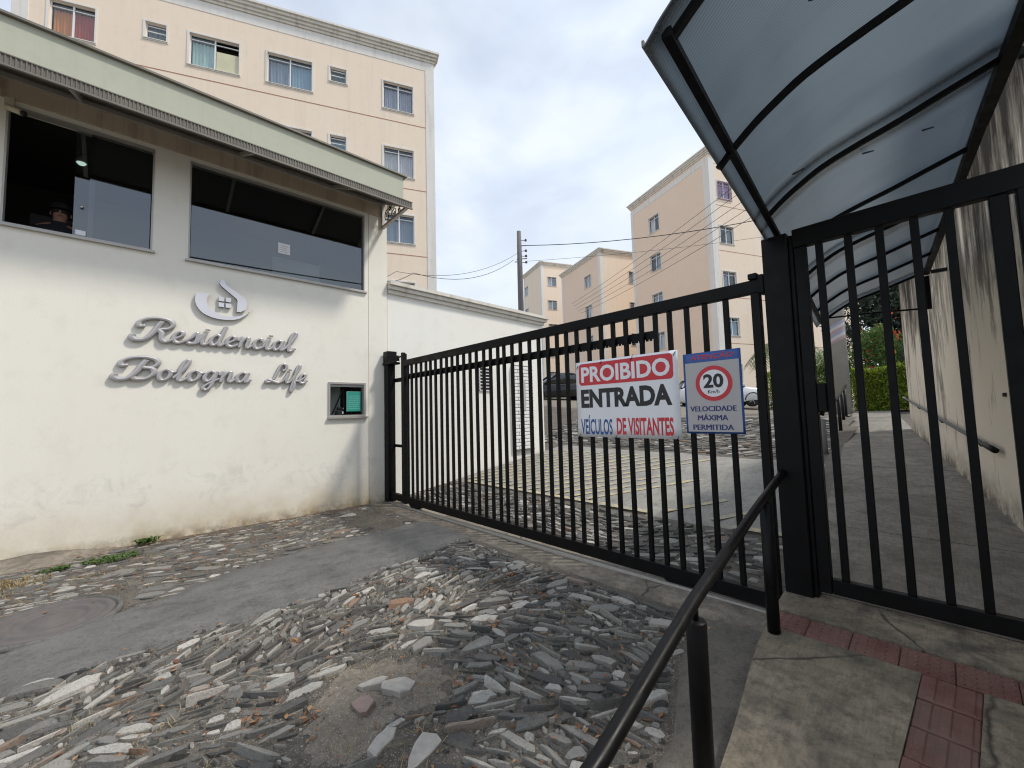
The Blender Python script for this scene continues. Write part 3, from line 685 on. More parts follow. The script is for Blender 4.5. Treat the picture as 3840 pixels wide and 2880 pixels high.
# manhole cover
r = empty('manhole_cover', (-4.80, -0.40, 0), 'round cast iron manhole cover set in the stones beside the cement strip', 'manhole cover')
m = MB(lambda p: (-4.80 + p[0] * 1.06, -0.40 + p[1], p[2] + 0.012)); m.lathe((0, 0, 0), [(0.405, -0.03), (0.405, 0.014), (0.375, 0.016), (0.372, 0.0)], 48); m.build('rim', M['patch'], r)
m = MB(lambda p: (-4.80 + p[0] * 1.06, -0.40 + p[1], p[2] + 0.012)); m.lathe((0, 0, 0), [(0.362, -0.03), (0.362, 0.004), (0.352, 0.016), (0.315, 0.016), (0.308, 0.002), (0.262, 0.002), (0.255, 0.016), (0.205, 0.016), (0.198, 0.002), (0.13, 0.002), (0.122, 0.016), (0.02, 0.016)], 48); m.build('cover', M['grate'], r)

# low mortar haunch smeared against the foot of the gatehouse wall
mb = MB(); yy = lin(-1.6, 0.05, 30)
for y in yy:
    h = 0.10 * max(0, math.sin(math.pi * (y + 1.6) / 1.65)) ** 1.4 + 0.012 * ns(3, y, 6); w = 0.10 + 0.22 * max(0, math.sin(math.pi * (y + 1.6) / 1.65)) + 0.04 * ns(9, y, 5)
    mb.v += [(-7.02, y, h), (-6.99, y, h - 0.004), (-6.99 + w * 0.5, y, h * 0.42 + 0.006 * ns(1, y, 11)), (-6.99 + w, y, -0.012)]
for j in range(len(yy) - 1):
    for i in range(3): mb.f.append([j * 4 + i, j * 4 + i + 1, (j + 1) * 4 + i + 1, (j + 1) * 4 + i]); mb.m.append(0); mb.sm.append(True)
mb.build('mortar_haunch', M['thresh'], kind='structure')
# ------------------------------------------------------------------ gatehouse
def holed(mb, u0, u1, z0, z1, holes, reveal, w=0.0):
    """front sheet (local u, w, z) with rectangular openings and their reveals"""
    us = sorted({u0, u1} | {h[0] for h in holes} | {h[1] for h in holes}); zs_ = sorted({z0, z1} | {h[2] for h in holes} | {h[3] for h in holes})
    for a, b in zip(us, us[1:]):
        for c, d in zip(zs_, zs_[1:]):
            mu, mz = (a + b) / 2, (c + d) / 2
            if any(h[0] < mu < h[1] and h[2] < mz < h[3] for h in holes): continue
            mb.quad((a, w, c), (b, w, c), (b, w, d), (a, w, d))
    for a, b, c, d in holes:
        i = w - reveal
        mb.quad((a, w, c), (b, w, c), (b, i, c), (a, i, c)); mb.quad((a, w, d), (a, i, d), (b, i, d), (b, w, d))
        mb.quad((a, w, c), (a, i, c), (a, i, d), (a, w, d)); mb.quad((b, w, c), (b, w, d), (b, i, d), (b, i, c))
    return mb
XW = -7.0
GH = empty('gatehouse', (XW, 0, 0), 'two storey cream gatehouse with a dark glazed guard room above a blank wall', 'gatehouse')
TW = frame((XW, 0, 0), (0, 1, 0), (1, 0, 0))                    # u = y, w = outwards (+x)
WL = (-1.11, 0.15, 3.74, 5.12); WR = (0.52, 3.00, 3.72, 5.12); WT = (2.38, 3.01, 1.51, 2.09)
m = holed(MB(TW), -4.2, 3.068, -0.12, 5.18, [WL, WR, WT], 0.16); m.build('wall', M['cream'], GH)
m = MB(TW); m.quad((3.082, -0.012, -0.1), (3.43, -0.012, -0.1), (3.43, -0.012, 5.18), (3.082, -0.012, 5.18)); m.quad((3.43, -0.012, -0.1), (3.43, -3.0, -0.1), (3.43, -3.0, 5.18), (3.43, -0.012, 5.18)); m.quad((3.068, 0, -0.1), (3.068, -0.05, -0.1), (3.068, -0.05, 5.18), (3.068, 0, 5.18)); m.quad((3.082, -0.012, -0.1), (3.082, -0.012, 5.18), (3.082, -0.05, 5.18), (3.082, -0.05, -0.1)); m.quad((3.06, -0.045, -0.1), (3.09, -0.045, -0.1), (3.09, -0.045, 5.18), (3.06, -0.045, 5.18))
m.build('corner_pier', M['cream'], GH)
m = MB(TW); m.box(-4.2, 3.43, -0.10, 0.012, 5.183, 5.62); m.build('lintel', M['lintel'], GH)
m = MB(TW); m.box(-4.2, 3.72, -3.4, 0.10, 5.62, 6.07); m.build('parapet', M['sage'], GH)
m = MB(TW); m.box(-4.22, 3.78, -3.4, 0.15, 6.072, 6.10); m.build('coping', M['rustmetal'], GH)
# guard room inside
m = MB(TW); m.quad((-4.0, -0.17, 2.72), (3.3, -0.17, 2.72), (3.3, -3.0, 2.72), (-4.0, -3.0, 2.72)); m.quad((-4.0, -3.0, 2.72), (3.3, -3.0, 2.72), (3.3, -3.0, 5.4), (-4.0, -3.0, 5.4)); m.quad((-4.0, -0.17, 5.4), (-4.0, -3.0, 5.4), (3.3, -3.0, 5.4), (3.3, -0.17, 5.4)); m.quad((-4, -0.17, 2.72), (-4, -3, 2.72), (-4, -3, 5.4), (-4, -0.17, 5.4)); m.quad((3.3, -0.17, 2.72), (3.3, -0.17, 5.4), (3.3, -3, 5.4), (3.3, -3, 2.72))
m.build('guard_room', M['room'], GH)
m = MB(TW); m.box(1.0, 3.3, -2.4, -0.9, 0.0, 0.05); m.quad((1.0, -2.4, 0.0), (3.3, -2.4, 0), (3.3, -2.4, 2.6), (1.0, -2.4, 2.6)); m.quad((1.0, -0.17, 2.6), (1.0, -2.4, 2.6), (3.3, -2.4, 2.6), (3.3, -0.17, 2.6)); m.quad((1.0, -0.17, 0), (1.0, -2.4, 0), (1.0, -2.4, 2.6), (1.0, -0.17, 2.6)); m.quad((3.3, -0.17, 0), (3.3, -0.17, 2.6), (3.3, -2.4, 2.6), (3.3, -2.4, 0))
m.build('ticket_room', M['room'], GH)
m = MB(TW); m.box(2.0, 2.70, -0.36, -0.33, 1.2, 2.3); m.build('light_catch_sheet', M['board'], GH)  # added close to the pane to catch daylight, as the room stays dark
r = empty('desk_phone', (-7.2, 2.66, 1.5), 'small black desk phone with bright keys behind the ticket window', 'phone')
m = MB(TW); m.bbox(2.56, 2.68, -0.20, -0.10, 1.50, 1.62, 0.012); m.bbox(2.575, 2.665, -0.185, -0.12, 1.625, 1.68, 0.015); m.build('handset', M['plastic'], r)
m = MB(TW); m.bbox(2.64, 2.67, -0.099, -0.09, 1.56, 1.60, 0.004); m.build('key', M['s_white'], r); m = MB(TW); m.bbox(2.66, 2.675, -0.118, -0.11, 1.64, 1.66, 0.003); m.build('key', M['s_white'], r)
def frame_bars(mb, a, b, c, d, w0, w1, t):
    mb.box(a, b, w0, w1, c, c + t); mb.box(a, b, w0, w1, d - t, d); mb.box(a, a + t, w0, w1, c + t + 0.001, d - t - 0.001); mb.box(b - t, b, w0, w1, c + t + 0.001, d - t - 0.001); return mb
# left window: open half + sliding pane on the right
wl = frame_bars(MB(TW), *WL, -0.10, 0.006, 0.018).build('window', M['alu_light'], GH)
m = MB(TW); m.box(WL[0] - 0.01, WL[1] + 0.03, -0.02, 0.045, WL[2] - 0.03, WL[2] - 0.004); m.build('sill', M['alu_light'], wl)
m = MB(TW); m.box(-0.44, WL[1] - 0.028, -0.052, -0.046, WL[2] + 0.028, WL[3] - 0.028); m.build('sliding_pane', M['glass_dark'], wl)
m = MB(TW); m.box(-0.57, -0.40, -0.082, -0.076, WL[2] + 0.028, WL[3] - 0.028); m.build('fixed_pane', M['glass_dark'], wl)
m = MB(TW); m.bbox(-0.545, -0.455, -0.074, -0.03, 3.775, 3.84, 0.006); m.build('lock', M['s_white'], wl)
m = MB(TW); m.lathe((-0.50, -0.06, 4.14), [(0.0, -0.01), (0.017, -0.01), (0.017, 0.012), (0.010, 0.018)], 12, 1); m.build('knob', M['alu'], wl)
wr = frame_bars(MB(TW), *WR, -0.10, 0.006, 0.018).build('window', M['alu_light'], GH)
m = MB(TW); m.box(WR[0] - 0.03, WR[1] + 0.03, -0.02, 0.045, WR[2] - 0.03, WR[2] - 0.004); m.build('sill', M['alu_light'], wr)
m = MB(TW); m.box(WR[0] + 0.028, WR[1] - 0.028, -0.052, -0.046, WR[2] + 0.028, WR[3] - 0.028); m.build('pane', M['glass_dark'], wr)
wt = frame_bars(MB(TW), *WT, -0.08, 0.018, 0.030).build('ticket_window', M['alu_light'], GH)
m = MB(TW); m.box(WT[0] - 0.01, WT[1] + 0.03, -0.02, 0.055, WT[2] - 0.028, WT[2] - 0.002); m.build('sill', M['alu_light'], wt)
m = MB(TW); m.box(WT[0] + 0.03, WT[1] - 0.03, -0.05, -0.012, WT[3] - 0.075, WT[3] - 0.032); m.build('track', M['alu'], wt)
m = MB(TW); m.box(WT[0] + 0.031, WT[1] - 0.031, -0.054, -0.049, WT[2] + 0.031, WT[3] - 0.076); m.build('pane', M['glass_clear'], wt)
m = MB(TW); m.bar((2.47, -0.062, 1.56), (2.66, -0.062, 2.01), 0.02, 0.02, (0, 1, 0)); m.build('stay_bar', M['black'], wt)
# awning: ribbed sheet on brackets
AW0, AW1, AD = -4.2, 3.40, 0.97
def aw(u, t, dz=0): return (u, 0.02 + AD * t, 5.47 - 0.45 * t + dz)
m = MB(TW); n = 300
for i in range(n + 1):
    u = AW0 + (AW1 - AW0) * i / n; k = [0, 0.014, 0.014, 0][i % 4]
    for t in (0, 1): m.v.append(tuple(TW(aw(u, t, 0.03 + k))))
for i in range(n): m.f.append([2 * i, 2 * i + 1, 2 * i + 3, 2 * i + 2]); m.m.append(0); m.sm.append(False)
m.build('awning_sheet', M['rustmetal'], GH)
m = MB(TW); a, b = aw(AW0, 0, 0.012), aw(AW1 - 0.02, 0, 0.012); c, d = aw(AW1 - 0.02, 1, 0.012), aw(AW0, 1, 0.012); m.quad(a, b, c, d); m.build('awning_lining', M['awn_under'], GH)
m = MB(TW); e = aw(0, 1)[2]; n = 900
for i in range(n + 1):                                          # fluted metal edge
    u = AW0 + (AW1 - AW0) * i / n; w = 0.995 + [0, 0.009, 0.009, 0][i % 4]
    m.v += [tuple(TW((u, w, e - 0.030))), tuple(TW((u, w + 0.004, e + 0.062)))]
for i in range(n): m.f.append([2 * i, 2 * i + 2, 2 * i + 3, 2 * i + 1]); m.m.append(0); m.sm.append(False)
m.box(AW0, AW1, 0.985, 1.015, e - 0.052, e - 0.031); m.box(AW0, AW1, 0.985, 1.012, e + 0.063, e + 0.075)
m.build('awning_edge', M['rustmetal'], GH)
m = MB(TW); m.box(AW0, AW1 - 0.03, 0.014, 0.06, 5.39, 5.44); m.build('wall_rail', M['alu_light'], GH)
for u in (-2.4, -0.55, 1.10, 2.45):
    m = MB(TW); m.bar(aw(u, 0.02, -0.02), aw(u, 0.99, -0.02), 0.04, 0.05); br = m.build('bracket', M['alu_light'], GH)
m = MB(TW); u = 3.34
m.bar((u, 0.03, 5.50), (u, 0.03, 4.96), 0.05, 0.05, (1, 0, 0)); m.bar((u, 0.02, 4.985), (u, 0.99, 5.02), 0.05, 0.045); m.bar(aw(u, 0.0, -0.01), aw(u, 1, -0.01), 0.045, 0.045)
eb = m.build('end_bracket', M['alu_light'], GH)
m = MB(TW)                                                     # scroll of wrought iron in the bracket
for cy_, cz_, r0, turns, ph in ((0.20, 5.16, 0.12, 1.6, 0.3), (0.46, 5.13, 0.095, 1.6, 2.4), (0.31, 5.28, 0.06, 1.3, 4.0), (0.66, 5.08, 0.05, 1.4, 1.0)):
    pts = [(u, cy_ + r0 * (1 - 0.75 * i / 24) * math.cos(ph + turns * 2 * math.pi * i / 24), cz_ + r0 * (1 - 0.75 * i / 24) * math.sin(ph + turns * 2 * math.pi * i / 24)) for i in range(25)]
    m.tube(pts, 0.008, 5)
m.build('scroll', M['black'], eb)
# notices, panel, lamp, camera, cables (things of their own)
def on(T, name, u0, u1, z0, z1, w0, w1, mat, label, cat):
    m = MB(T); m.box(u0, u1, w0, w1, z0, z1); o = m.build(name, mat); return tag(o, label, cat)
pn = on(TW, 'notice', 1.63, 1.80, 4.10, 4.27, -0.0455, -0.043, M['paper'], 'white paper notice stuck on the wide guard room window', 'notice')
m = MB(TW)
for i in range(4): m.box(1.66 + 0.01 * (i % 2), 1.77 - 0.015 * (i % 3), -0.0430, -0.0415, 4.13 + 0.03 * i, 4.137 + 0.03 * i)
m.build('print', M['s_grey'], pn)
on(TW, 'panel', 1.62, 2.34, 3.60, 4.13, -0.36, -0.33, M['board'], 'pale green panel standing inside the wide window under the paper notice', 'panel')
tn = on(TW, 'notice', 2.70, 2.945, 1.60, 1.94, -0.046, -0.043, M['tealpaper'], 'teal green notice with pale print in the small ticket window', 'notice')
m = MB(TW); m.box(2.70, 2.712, -0.043, -0.0415, 1.60, 1.94); m.box(2.714, 2.945, -0.043, -0.0415, 1.93, 1.94)
for i in range(7):
    x = 2.735
    while x < 2.915:
        w = rnd.uniform(0.012, 0.04); m.box(x, min(x + w, 2.925), -0.043, -0.0415, 1.64 + 0.036 * i, 1.655 + 0.036 * i); x += w + 0.012
m.build('print', M['tealpale'], tn)
r = empty('spotlight', (-7.85, -0.58, 5.06), 'small lit spotlight hanging inside the left guard room window', 'lamp')
m = MB(); m.tube([(-7.85, -0.58, 5.39), (-7.85, -0.58, 5.14)], 0.008, 6); m.build('stem', M['black'], r)
m = MB(); m.lathe((-7.85, -0.58, 5.05), [(0.03, 0.09), (0.05, 0.05), (0.062, 0.0)], 14); m.build('shade', M['alu'], r)
m = MB(); m.lathe((-7.85, -0.58, 5.035), [(0.0, -0.02), (0.03, -0.014), (0.05, 0.008), (0.05, 0.013)], 14); m.build('bulb', M['lit'], r)
r = empty('security_camera', (-6.9, -1.04, 5.02), 'ivory bullet camera under the awning at the top corner of the open window', 'camera')
m = MB(); m.bar((-6.98, -1.09, 5.18), (-6.98, -1.09, 5.08), 0.07, 0.04); m.bar((-6.985, -1.08, 5.10), (-6.90, -1.04, 5.03), 0.025); m.build('mount', M['ivory'], r)
m = MB(); m.tube([(-6.93, -1.10, 5.045), (-6.87, -0.98, 4.995)], 0.034, 12); m.build('housing', M['ivory'], r)
m = MB(); m.tube([(-6.868, -0.976, 4.993), (-6.858, -0.956, 4.985)], 0.030, 12); m.build('lens', M['plastic'], r)
m = MB(); m.tube([(-6.96 + 0.02 * math.sin(i), -1.28 + 0.115 * math.cos(0.55 * i) * (1 - i / 60), 5.27 + 0.115 * math.sin(0.55 * i) * (1 - i / 60)) for i in range(26)], 0.006, 5)
tag(m.build('cable_coil', M['wire']), 'thin dark cable coiled on the wall left of the bullet camera', 'cable')
# person at the desk behind the open half of the window
def person():
    ox, oy, oz = -7.75, -0.74, 4.22
    P = empty('person', (ox, oy, 3.2), 'person in a dark jacket and black knit cap sitting behind the open guard room window', 'person')
    J = {'pelvis': (0, 0, -0.72, .15), 'waist': (0, 0, -0.55, .145), 'chest': (0.01, 0, -0.34, .16), 'up': (0.01, 0, -0.20, .12), 'neck': (0.02, 0, -0.11, .055), 'head': (0.035, 0.01, -0.02, .082), 'skull': (0.03, 0.01, 0.05, .088)}
    E_ = [('pelvis', 'waist'), ('waist', 'chest'), ('chest', 'up'), ('up', 'neck'), ('neck', 'head'), ('head', 'skull')]
    for s, sy in (('l', -1), ('r', 1)):
        J['sh' + s] = (0, .19 * sy, -0.23, .068); J['el' + s] = (0.06, .25 * sy, -0.50, .048); J['wr' + s] = (0.30, .15 * sy, -0.55, .030); J['pa' + s] = (0.38, .13 * sy, -0.555, .034)
        E_ += [('up', 'sh' + s), ('sh' + s, 'el' + s), ('el' + s, 'wr' + s), ('wr' + s, 'pa' + s)]
        J['hp' + s] = (0.03, .10 * sy, -0.78, .09); J['kn' + s] = (0.42, .12 * sy, -0.78, .065); J['an' + s] = (0.42, .12 * sy, -1.22, .045); J['to' + s] = (0.56, .13 * sy, -1.27, .04)
        E_ += [('pelvis', 'hp' + s), ('hp' + s, 'kn' + s), ('kn' + s, 'an' + s), ('an' + s, 'to' + s)]
        for q in range(4):
            l = (0.045, 0.052, 0.048, 0.036)[q]; yy_ = .13 * sy + (q - 1.5) * 0.019
            J['f%d%s' % (q, s)] = (0.425, yy_, -0.556, .0095); J['g%d%s' % (q, s)] = (0.425 + l, yy_, -0.572, .0075)
            E_ += [('pa' + s, 'f%d%s' % (q, s)), ('f%d%s' % (q, s), 'g%d%s' % (q, s))]
        J['t' + s] = (0.375, (.13 - .045) * sy, -0.56, .010); J['u' + s] = (0.405, (.13 - .062) * sy, -0.572, .008); E_ += [('pa' + s, 't' + s), ('t' + s, 'u' + s)]
    ks = list(J); me = bpy.data.meshes.new('body')
    me.from_pydata([(ox + J[k][0], oy + J[k][1], oz + J[k][2]) for k in ks], [(ks.index(a), ks.index(b)) for a, b in E_], [])
    me.materials.append(M['skin']); o = link('body', me, P)
    sm = o.modifiers.new('skin', 'SKIN'); sm.use_smooth_shade = True; ss = o.modifiers.new('sub', 'SUBSURF'); ss.levels = 1; ss.render_levels = 2
    for i, k in enumerate(ks): me.skin_vertices[0].data[i].radius = (J[k][3], J[k][3]); me.skin_vertices[0].data[i].use_root = (k == 'pelvis')
    def blob(name, c, rx, ry, rz, mat, cut=None):
        b = bmesh.new(); bmesh.ops.create_uvsphere(b, u_segments=20, v_segments=12, radius=1)
        if cut is not None: bmesh.ops.delete(b, geom=[v for v in b.verts if v.co.z < cut], context='VERTS')
        for v in b.verts: v.co = Vector((ox + c[0] + v.co.x * rx, oy + c[1] + v.co.y * ry, oz + c[2] + v.co.z * rz))
        mm = bpy.data.meshes.new(name); b.to_mesh(mm); b.free(); mm.materials.append(mat)
        for p in mm.polygons: p.use_smooth = True
        return link(name, mm, P)
    blob('cap', (0.03, 0.01, 0.055), 0.108, 0.098, 0.105, M['hat'], -0.12)
    blob('hair', (0.012, 0.01, 0.02), 0.098, 0.096, 0.085, M['hair'], -0.6)
    blob('nose', (0.125, 0.012, 0.005), 0.018, 0.013, 0.022, M['skin']); blob('mouth', (0.112, 0.012, -0.038), 0.012, 0.024, 0.006, M['lip'])
    for sy in (-1, 1): blob('eye', (0.108, 0.012 + 0.032 * sy, 0.024), 0.009, 0.012, 0.007, M['eye']); blob('ear', (0.03, 0.012 + 0.09 * sy, 0.0), 0.018, 0.010, 0.028, M['skin'])
    m = MB(); m.smooth = True; n = 20; prof = [(-0.80, .19, .22), (-0.55, .175, .205), (-0.36, .185, .235), (-0.22, .15, .245), (-0.16, .10, .13), (-0.105, .075, .085)]
    for z, rx, ry in prof:
        for j in range(n): a = 2 * math.pi * j / n; m.v.append((ox + 0.005 + rx * math.cos(a), oy + ry * math.sin(a), oz + z))
    for i in range(len(prof) - 1):
        for j in range(n): m.f.append([i * n + j, i * n + (j + 1) % n, (i + 1) * n + (j + 1) % n, (i + 1) * n + j]); m.m.append(0); m.sm.append(True)
    for sy in (-1, 1): m.tube([(ox, oy + .17 * sy, oz - .23), (ox + .02, oy + .23 * sy, oz - .36), (ox + .06, oy + .255 * sy, oz - .50), (ox + .19, oy + .2 * sy, oz - .53), (ox + .29, oy + .15 * sy, oz - .548)], [.085, .078, .068, .058, .045], 10)
    m.build('jacket', M['cloth'], P)
    m = MB()
    for sy in (-1, 1): m.tube([(ox + .0, oy + .10 * sy, oz - .78), (ox + .42, oy + .12 * sy, oz - .775), (ox + .42, oy + .12 * sy, oz - 1.2)], [.105, .085, .065], 10)
    m.build('trousers', M['cloth'], P)
person()
m = MB(); m.bbox(-8.2, -7.66, -1.05, -0.42, 3.36, 3.42, 0.02); o = empty('office_chair', (-7.9, -0.75, 2.72), 'dark office chair with a high padded back behind the guard', 'chair')
m.build('seat', M['plastic'], o); m = MB(); m.bbox(-8.28, -8.20, -1.08, -0.55, 3.55, 4.36, 0.03); m.build('backrest', M['plastic'], o); m = MB(); m.tube([(-7.93, -0.74, 2.73), (-7.93, -0.74, 3.37)], 0.03, 8); m.bar((-8.22, -0.75, 3.38), (-8.24, -0.75, 3.6), 0.05); m.build('stem', M['plastic'], o)
m = MB(); m.box(-7.40, -7.22, -1.3, 3.2, 3.58, 3.62); tag(m.build('counter', M['dark']), 'dark narrow counter running below the guard room windows', 'counter')

# ---- raised lettering
CAPTOP = [(.28, 1.22), (.02, 1.18), (-.02, 1.52), (.32, 1.84), (.85, 1.95), (1.32, 1.82), (1.52, 1.48), (1.36, 1.14), (.98, 1.02)]
STEM = [(.98, 1.72), (.84, 1.25), (.68, .58), (.42, .12), (.08, .04), (-.14, .24), (-.10, .46)]
GL = {
 'R': (1.62, [(CAPTOP, .13), (STEM, .15), ([(.88, 1.02), (1.10, .72), (1.18, .25), (1.42, .02), (1.74, .28)], .13)]),
 'B': (1.66, [(CAPTOP, .13), (STEM, .15), ([(.92, 1.06), (1.34, .98), (1.46, .58), (1.22, .14), (.82, .06), (.66, .24)], .13)]),
 'L': (1.30, [([(.98, 1.22), (1.18, 1.36), (1.20, 1.72), (.98, 1.92), (.74, 1.74), (.62, 1.15), (.50, .55), (.28, .14), (.06, .02), (-.06, .14), (.10, .30), (.48, .14), (.92, .02), (1.30, .32)], .125)]),
 'e': (.74, [([(-.06, .16), (.25, .40), (.50, .68), (.44, .94), (.24, .90), (.09, .48), (.24, .08), (.50, .05), (.78, .32)], .115)]),
 's': (.64, [([(-.06, .14), (.24, .56), (.42, 1.00), (.52, .62), (.48, .22), (.26, .03), (.08, .14)], .115), ([(.30, .03), (.52, .08), (.70, .30)], .10)]),
 'i': (.52, [([(-.04, .28), (.20, .96), (.15, .42), (.25, .05), (.44, .10), (.58, .32)], .12), ([(.26, 1.30), (.30, 1.42)], .13)]),
 'd': (.84, [([(.56, .80), (.36, .96), (.13, .72), (.08, .32), (.25, .03), (.46, .26), (.58, .80)], .115), ([(.68, 1.82), (.60, 1.05), (.53, .35), (.63, .04), (.86, .32)], .125)]),
 'n': (.84, [([(-.02, .60), (.12, .96), (.15, .52), (.12, .0)], .12), ([(.14, .42), (.30, .84), (.48, .96), (.53, .62), (.51, .22), (.62, .03), (.86, .32)], .115)]),
 'c': (.68, [([(.52, .74), (.38, .96), (.15, .76), (.08, .36), (.25, .03), (.50, .09), (.72, .32)], .12)]),
 'a': (.84, [([(.56, .80), (.36, .96), (.13, .72), (.08, .32), (.25, .03), (.46, .26), (.58, .80)], .115), ([(.64, .96), (.56, .42), (.64, .04), (.86, .32)], .12)]),
 'l': (.60, [([(-.02, .22), (.30, .92), (.48, 1.60), (.40, 1.88), (.26, 1.62), (.20, .85), (.23, .16), (.40, .03), (.64, .32)], .12)]),
 'o': (.76, [([(.32, .96), (.11, .72), (.08, .32), (.25, .03), (.48, .20), (.56, .64), (.42, .93), (.28, .96)], .115), ([(.48, .88), (.64, .74), (.80, .78)], .09)]),
 'g': (.84, [([(.56, .80), (.36, .96), (.13, .72), (.08, .32), (.25, .03), (.46, .26), (.58, .80)], .115), ([(.64, .96), (.58, .25), (.50, -.45), (.32, -.76), (.15, -.55), (.38, -.16), (.86, .32)], .105)]),
 'f': (.62, [([(-.02, .22), (.30, .92), (.50, 1.58), (.42, 1.88), (.28, 1.50), (.25, .55), (.18, -.45), (.24, -.82), (.40, -.58), (.38, -.05), (.28, .10), (.62, .32)], .115)])}
def catmull(P, k=6):
    Q = [P[0]] + list(P) + [P[-1]]; o = []
    for i in range(1, len(Q) - 2):
        for j in range(k):
            t = j / k; o.append(tuple(0.5 * (2 * Q[i][c] + (Q[i + 1][c] - Q[i - 1][c]) * t + (2 * Q[i - 1][c] - 5 * Q[i][c] + 4 * Q[i + 1][c] - Q[i + 2][c]) * t * t + (3 * Q[i][c] - Q[i - 1][c] - 3 * Q[i + 1][c] + Q[i + 2][c]) * t ** 3) for c in (0, 1)))
    return o + [tuple(P[-1])]
def stroke(mb, pts, w, T, lift):
    """calligraphic ridge: wide on down strokes, thin on up strokes"""
    n = len(pts); S = 7; b0 = len(mb.v); cs = [(-1, .014), (-1, .042), (-.72, .054), (0, .060), (.72, .054), (1, .042), (1, .014)]
    for i, p in enumerate(pts):
        a = pts[max(i - 1, 0)]; c = pts[min(i + 1, n - 1)]; dx, dy = c[0] - a[0], c[1] - a[1]; l = math.hypot(dx, dy) or 1; nx, ny = -dy / l, dx / l
        ww = w * (0.90 + 0.34 * abs(math.cos(math.atan2(dy, dx) + 0.75)))
        if i in (0, n - 1): ww *= 0.55
        for s, h in cs: mb.v.append(tuple(T(p[0] + nx * ww * s, p[1] + ny * ww * s, h + lift)))
    for i in range(n - 1):
        for j in range(S - 1): mb.f.append([b0 + i * S + j, b0 + (i + 1) * S + j, b0 + (i + 1) * S + j + 1, b0 + i * S + j + 1]); mb.m.append(1 if j in (0, S - 2) else 0); mb.sm.append(False)
        mb.f.append([b0 + i * S, b0 + i * S + S - 1, b0 + (i + 1) * S + S - 1, b0 + (i + 1) * S]); mb.m.append(0); mb.sm.append(False)
    mb.f.append([b0 + j for j in range(S)]); mb.f.append([b0 + (n - 1) * S + S - 1 - j for j in range(S)]); mb.m += [0, 0]; mb.sm += [False, False]
def word(text, y0, y1, z, sc, root, shear=0.22):
    adv = sum(GL[c][0] for c in text) + 0.1; sx = (y1 - y0) / (adv + 0.2); x = 0.14
    for ch in text:
        mb = MB()
        for i, (P, w) in enumerate(GL[ch][1]):
            f = lambda u, v, h, x=x: TW((y0 + (x + u + shear * v / (sx / sc)) * sx, h, z + v * sc))
            stroke(mb, catmull(P), w, f, 0.0017 * i)
        o = mb.build('letter', [M['letter'], M['letter_side']], root); x += GL[ch][0]
LT = empty('lettering_sign', (XW, 0.9, 2.5), 'raised silver script lettering Residencial Bologna Life under a house emblem on the cream wall', 'sign')
word('Residencial', -0.02, 1.88, 2.545, 0.157, LT)
word('Bologna', -0.17, 1.30, 2.04, 0.150, LT)
word('Life', 1.46, 2.06, 2.05, 0.150, LT)
def emblem(name, poly, h0, h1): m = MB(); m.prism(poly, lambda u, v, d: TW((u, d, v)), h0, h1); m.m[2:] = [1] * (len(m.m) - 2); m.build(name, [M['emblem'], M['letter_side']], LT)
OUT = [(0.62, 3.26), (0.605, 3.17), (0.63, 3.07), (0.70, 2.985), (0.82, 2.935), (0.96, 2.925), (1.09, 2.95), (1.19, 3.02), (1.275, 3.135)]
INN = [(1.255, 3.09), (1.16, 3.02), (1.05, 2.985), (0.93, 2.985), (0.83, 3.02), (0.755, 3.09), (0.735, 3.18), (0.765, 3.27)]
m = MB()
K = 8; O_, I_ = catmull(OUT, K), catmull(INN[::-1], K); nn = 40
pick = lambda P, t: P[min(len(P) - 1, int(round(t * (len(P) - 1))))]
for i in range(nn + 1):
    t = i / nn; a = pick(O_, t); b = pick(I_, t)
    m.v += [tuple(TW((a[0], .015, a[1]))), tuple(TW((a[0], .05, a[1]))), tuple(TW((b[0], .05, b[1]))), tuple(TW((b[0], .015, b[1])))]
for i in range(nn):
    for j in range(4): m.f.append([4 * i + j, 4 * i + 4 + j, 4 * i + 4 + (j + 1) % 4, 4 * i + (j + 1) % 4]); m.m.append(1 if j in (0, 2) else 0); m.sm.append(False)
m.build('emblem_swoosh', [M['emblem'], M['letter_side']], LT)
emblem('emblem_roof', [(0.905, 3.50), (0.875, 3.44), (0.90, 3.40), (1.08, 3.25), (1.095, 3.22), (1.085, 3.06), (1.13, 3.06), (1.20, 3.11), (1.215, 3.20), (1.19, 3.27), (1.10, 3.33), (0.96, 3.43), (0.925, 3.50)], 0.015, 0.055)
for a in (0, 1):
    for b in (0, 1): u, v = 0.872 + 0.082 * a, 3.105 + 0.082 * b; emblem('emblem_pane', [(u, v), (u + .064, v), (u + .064, v + .062), (u, v + .062)], 0.012, 0.045)

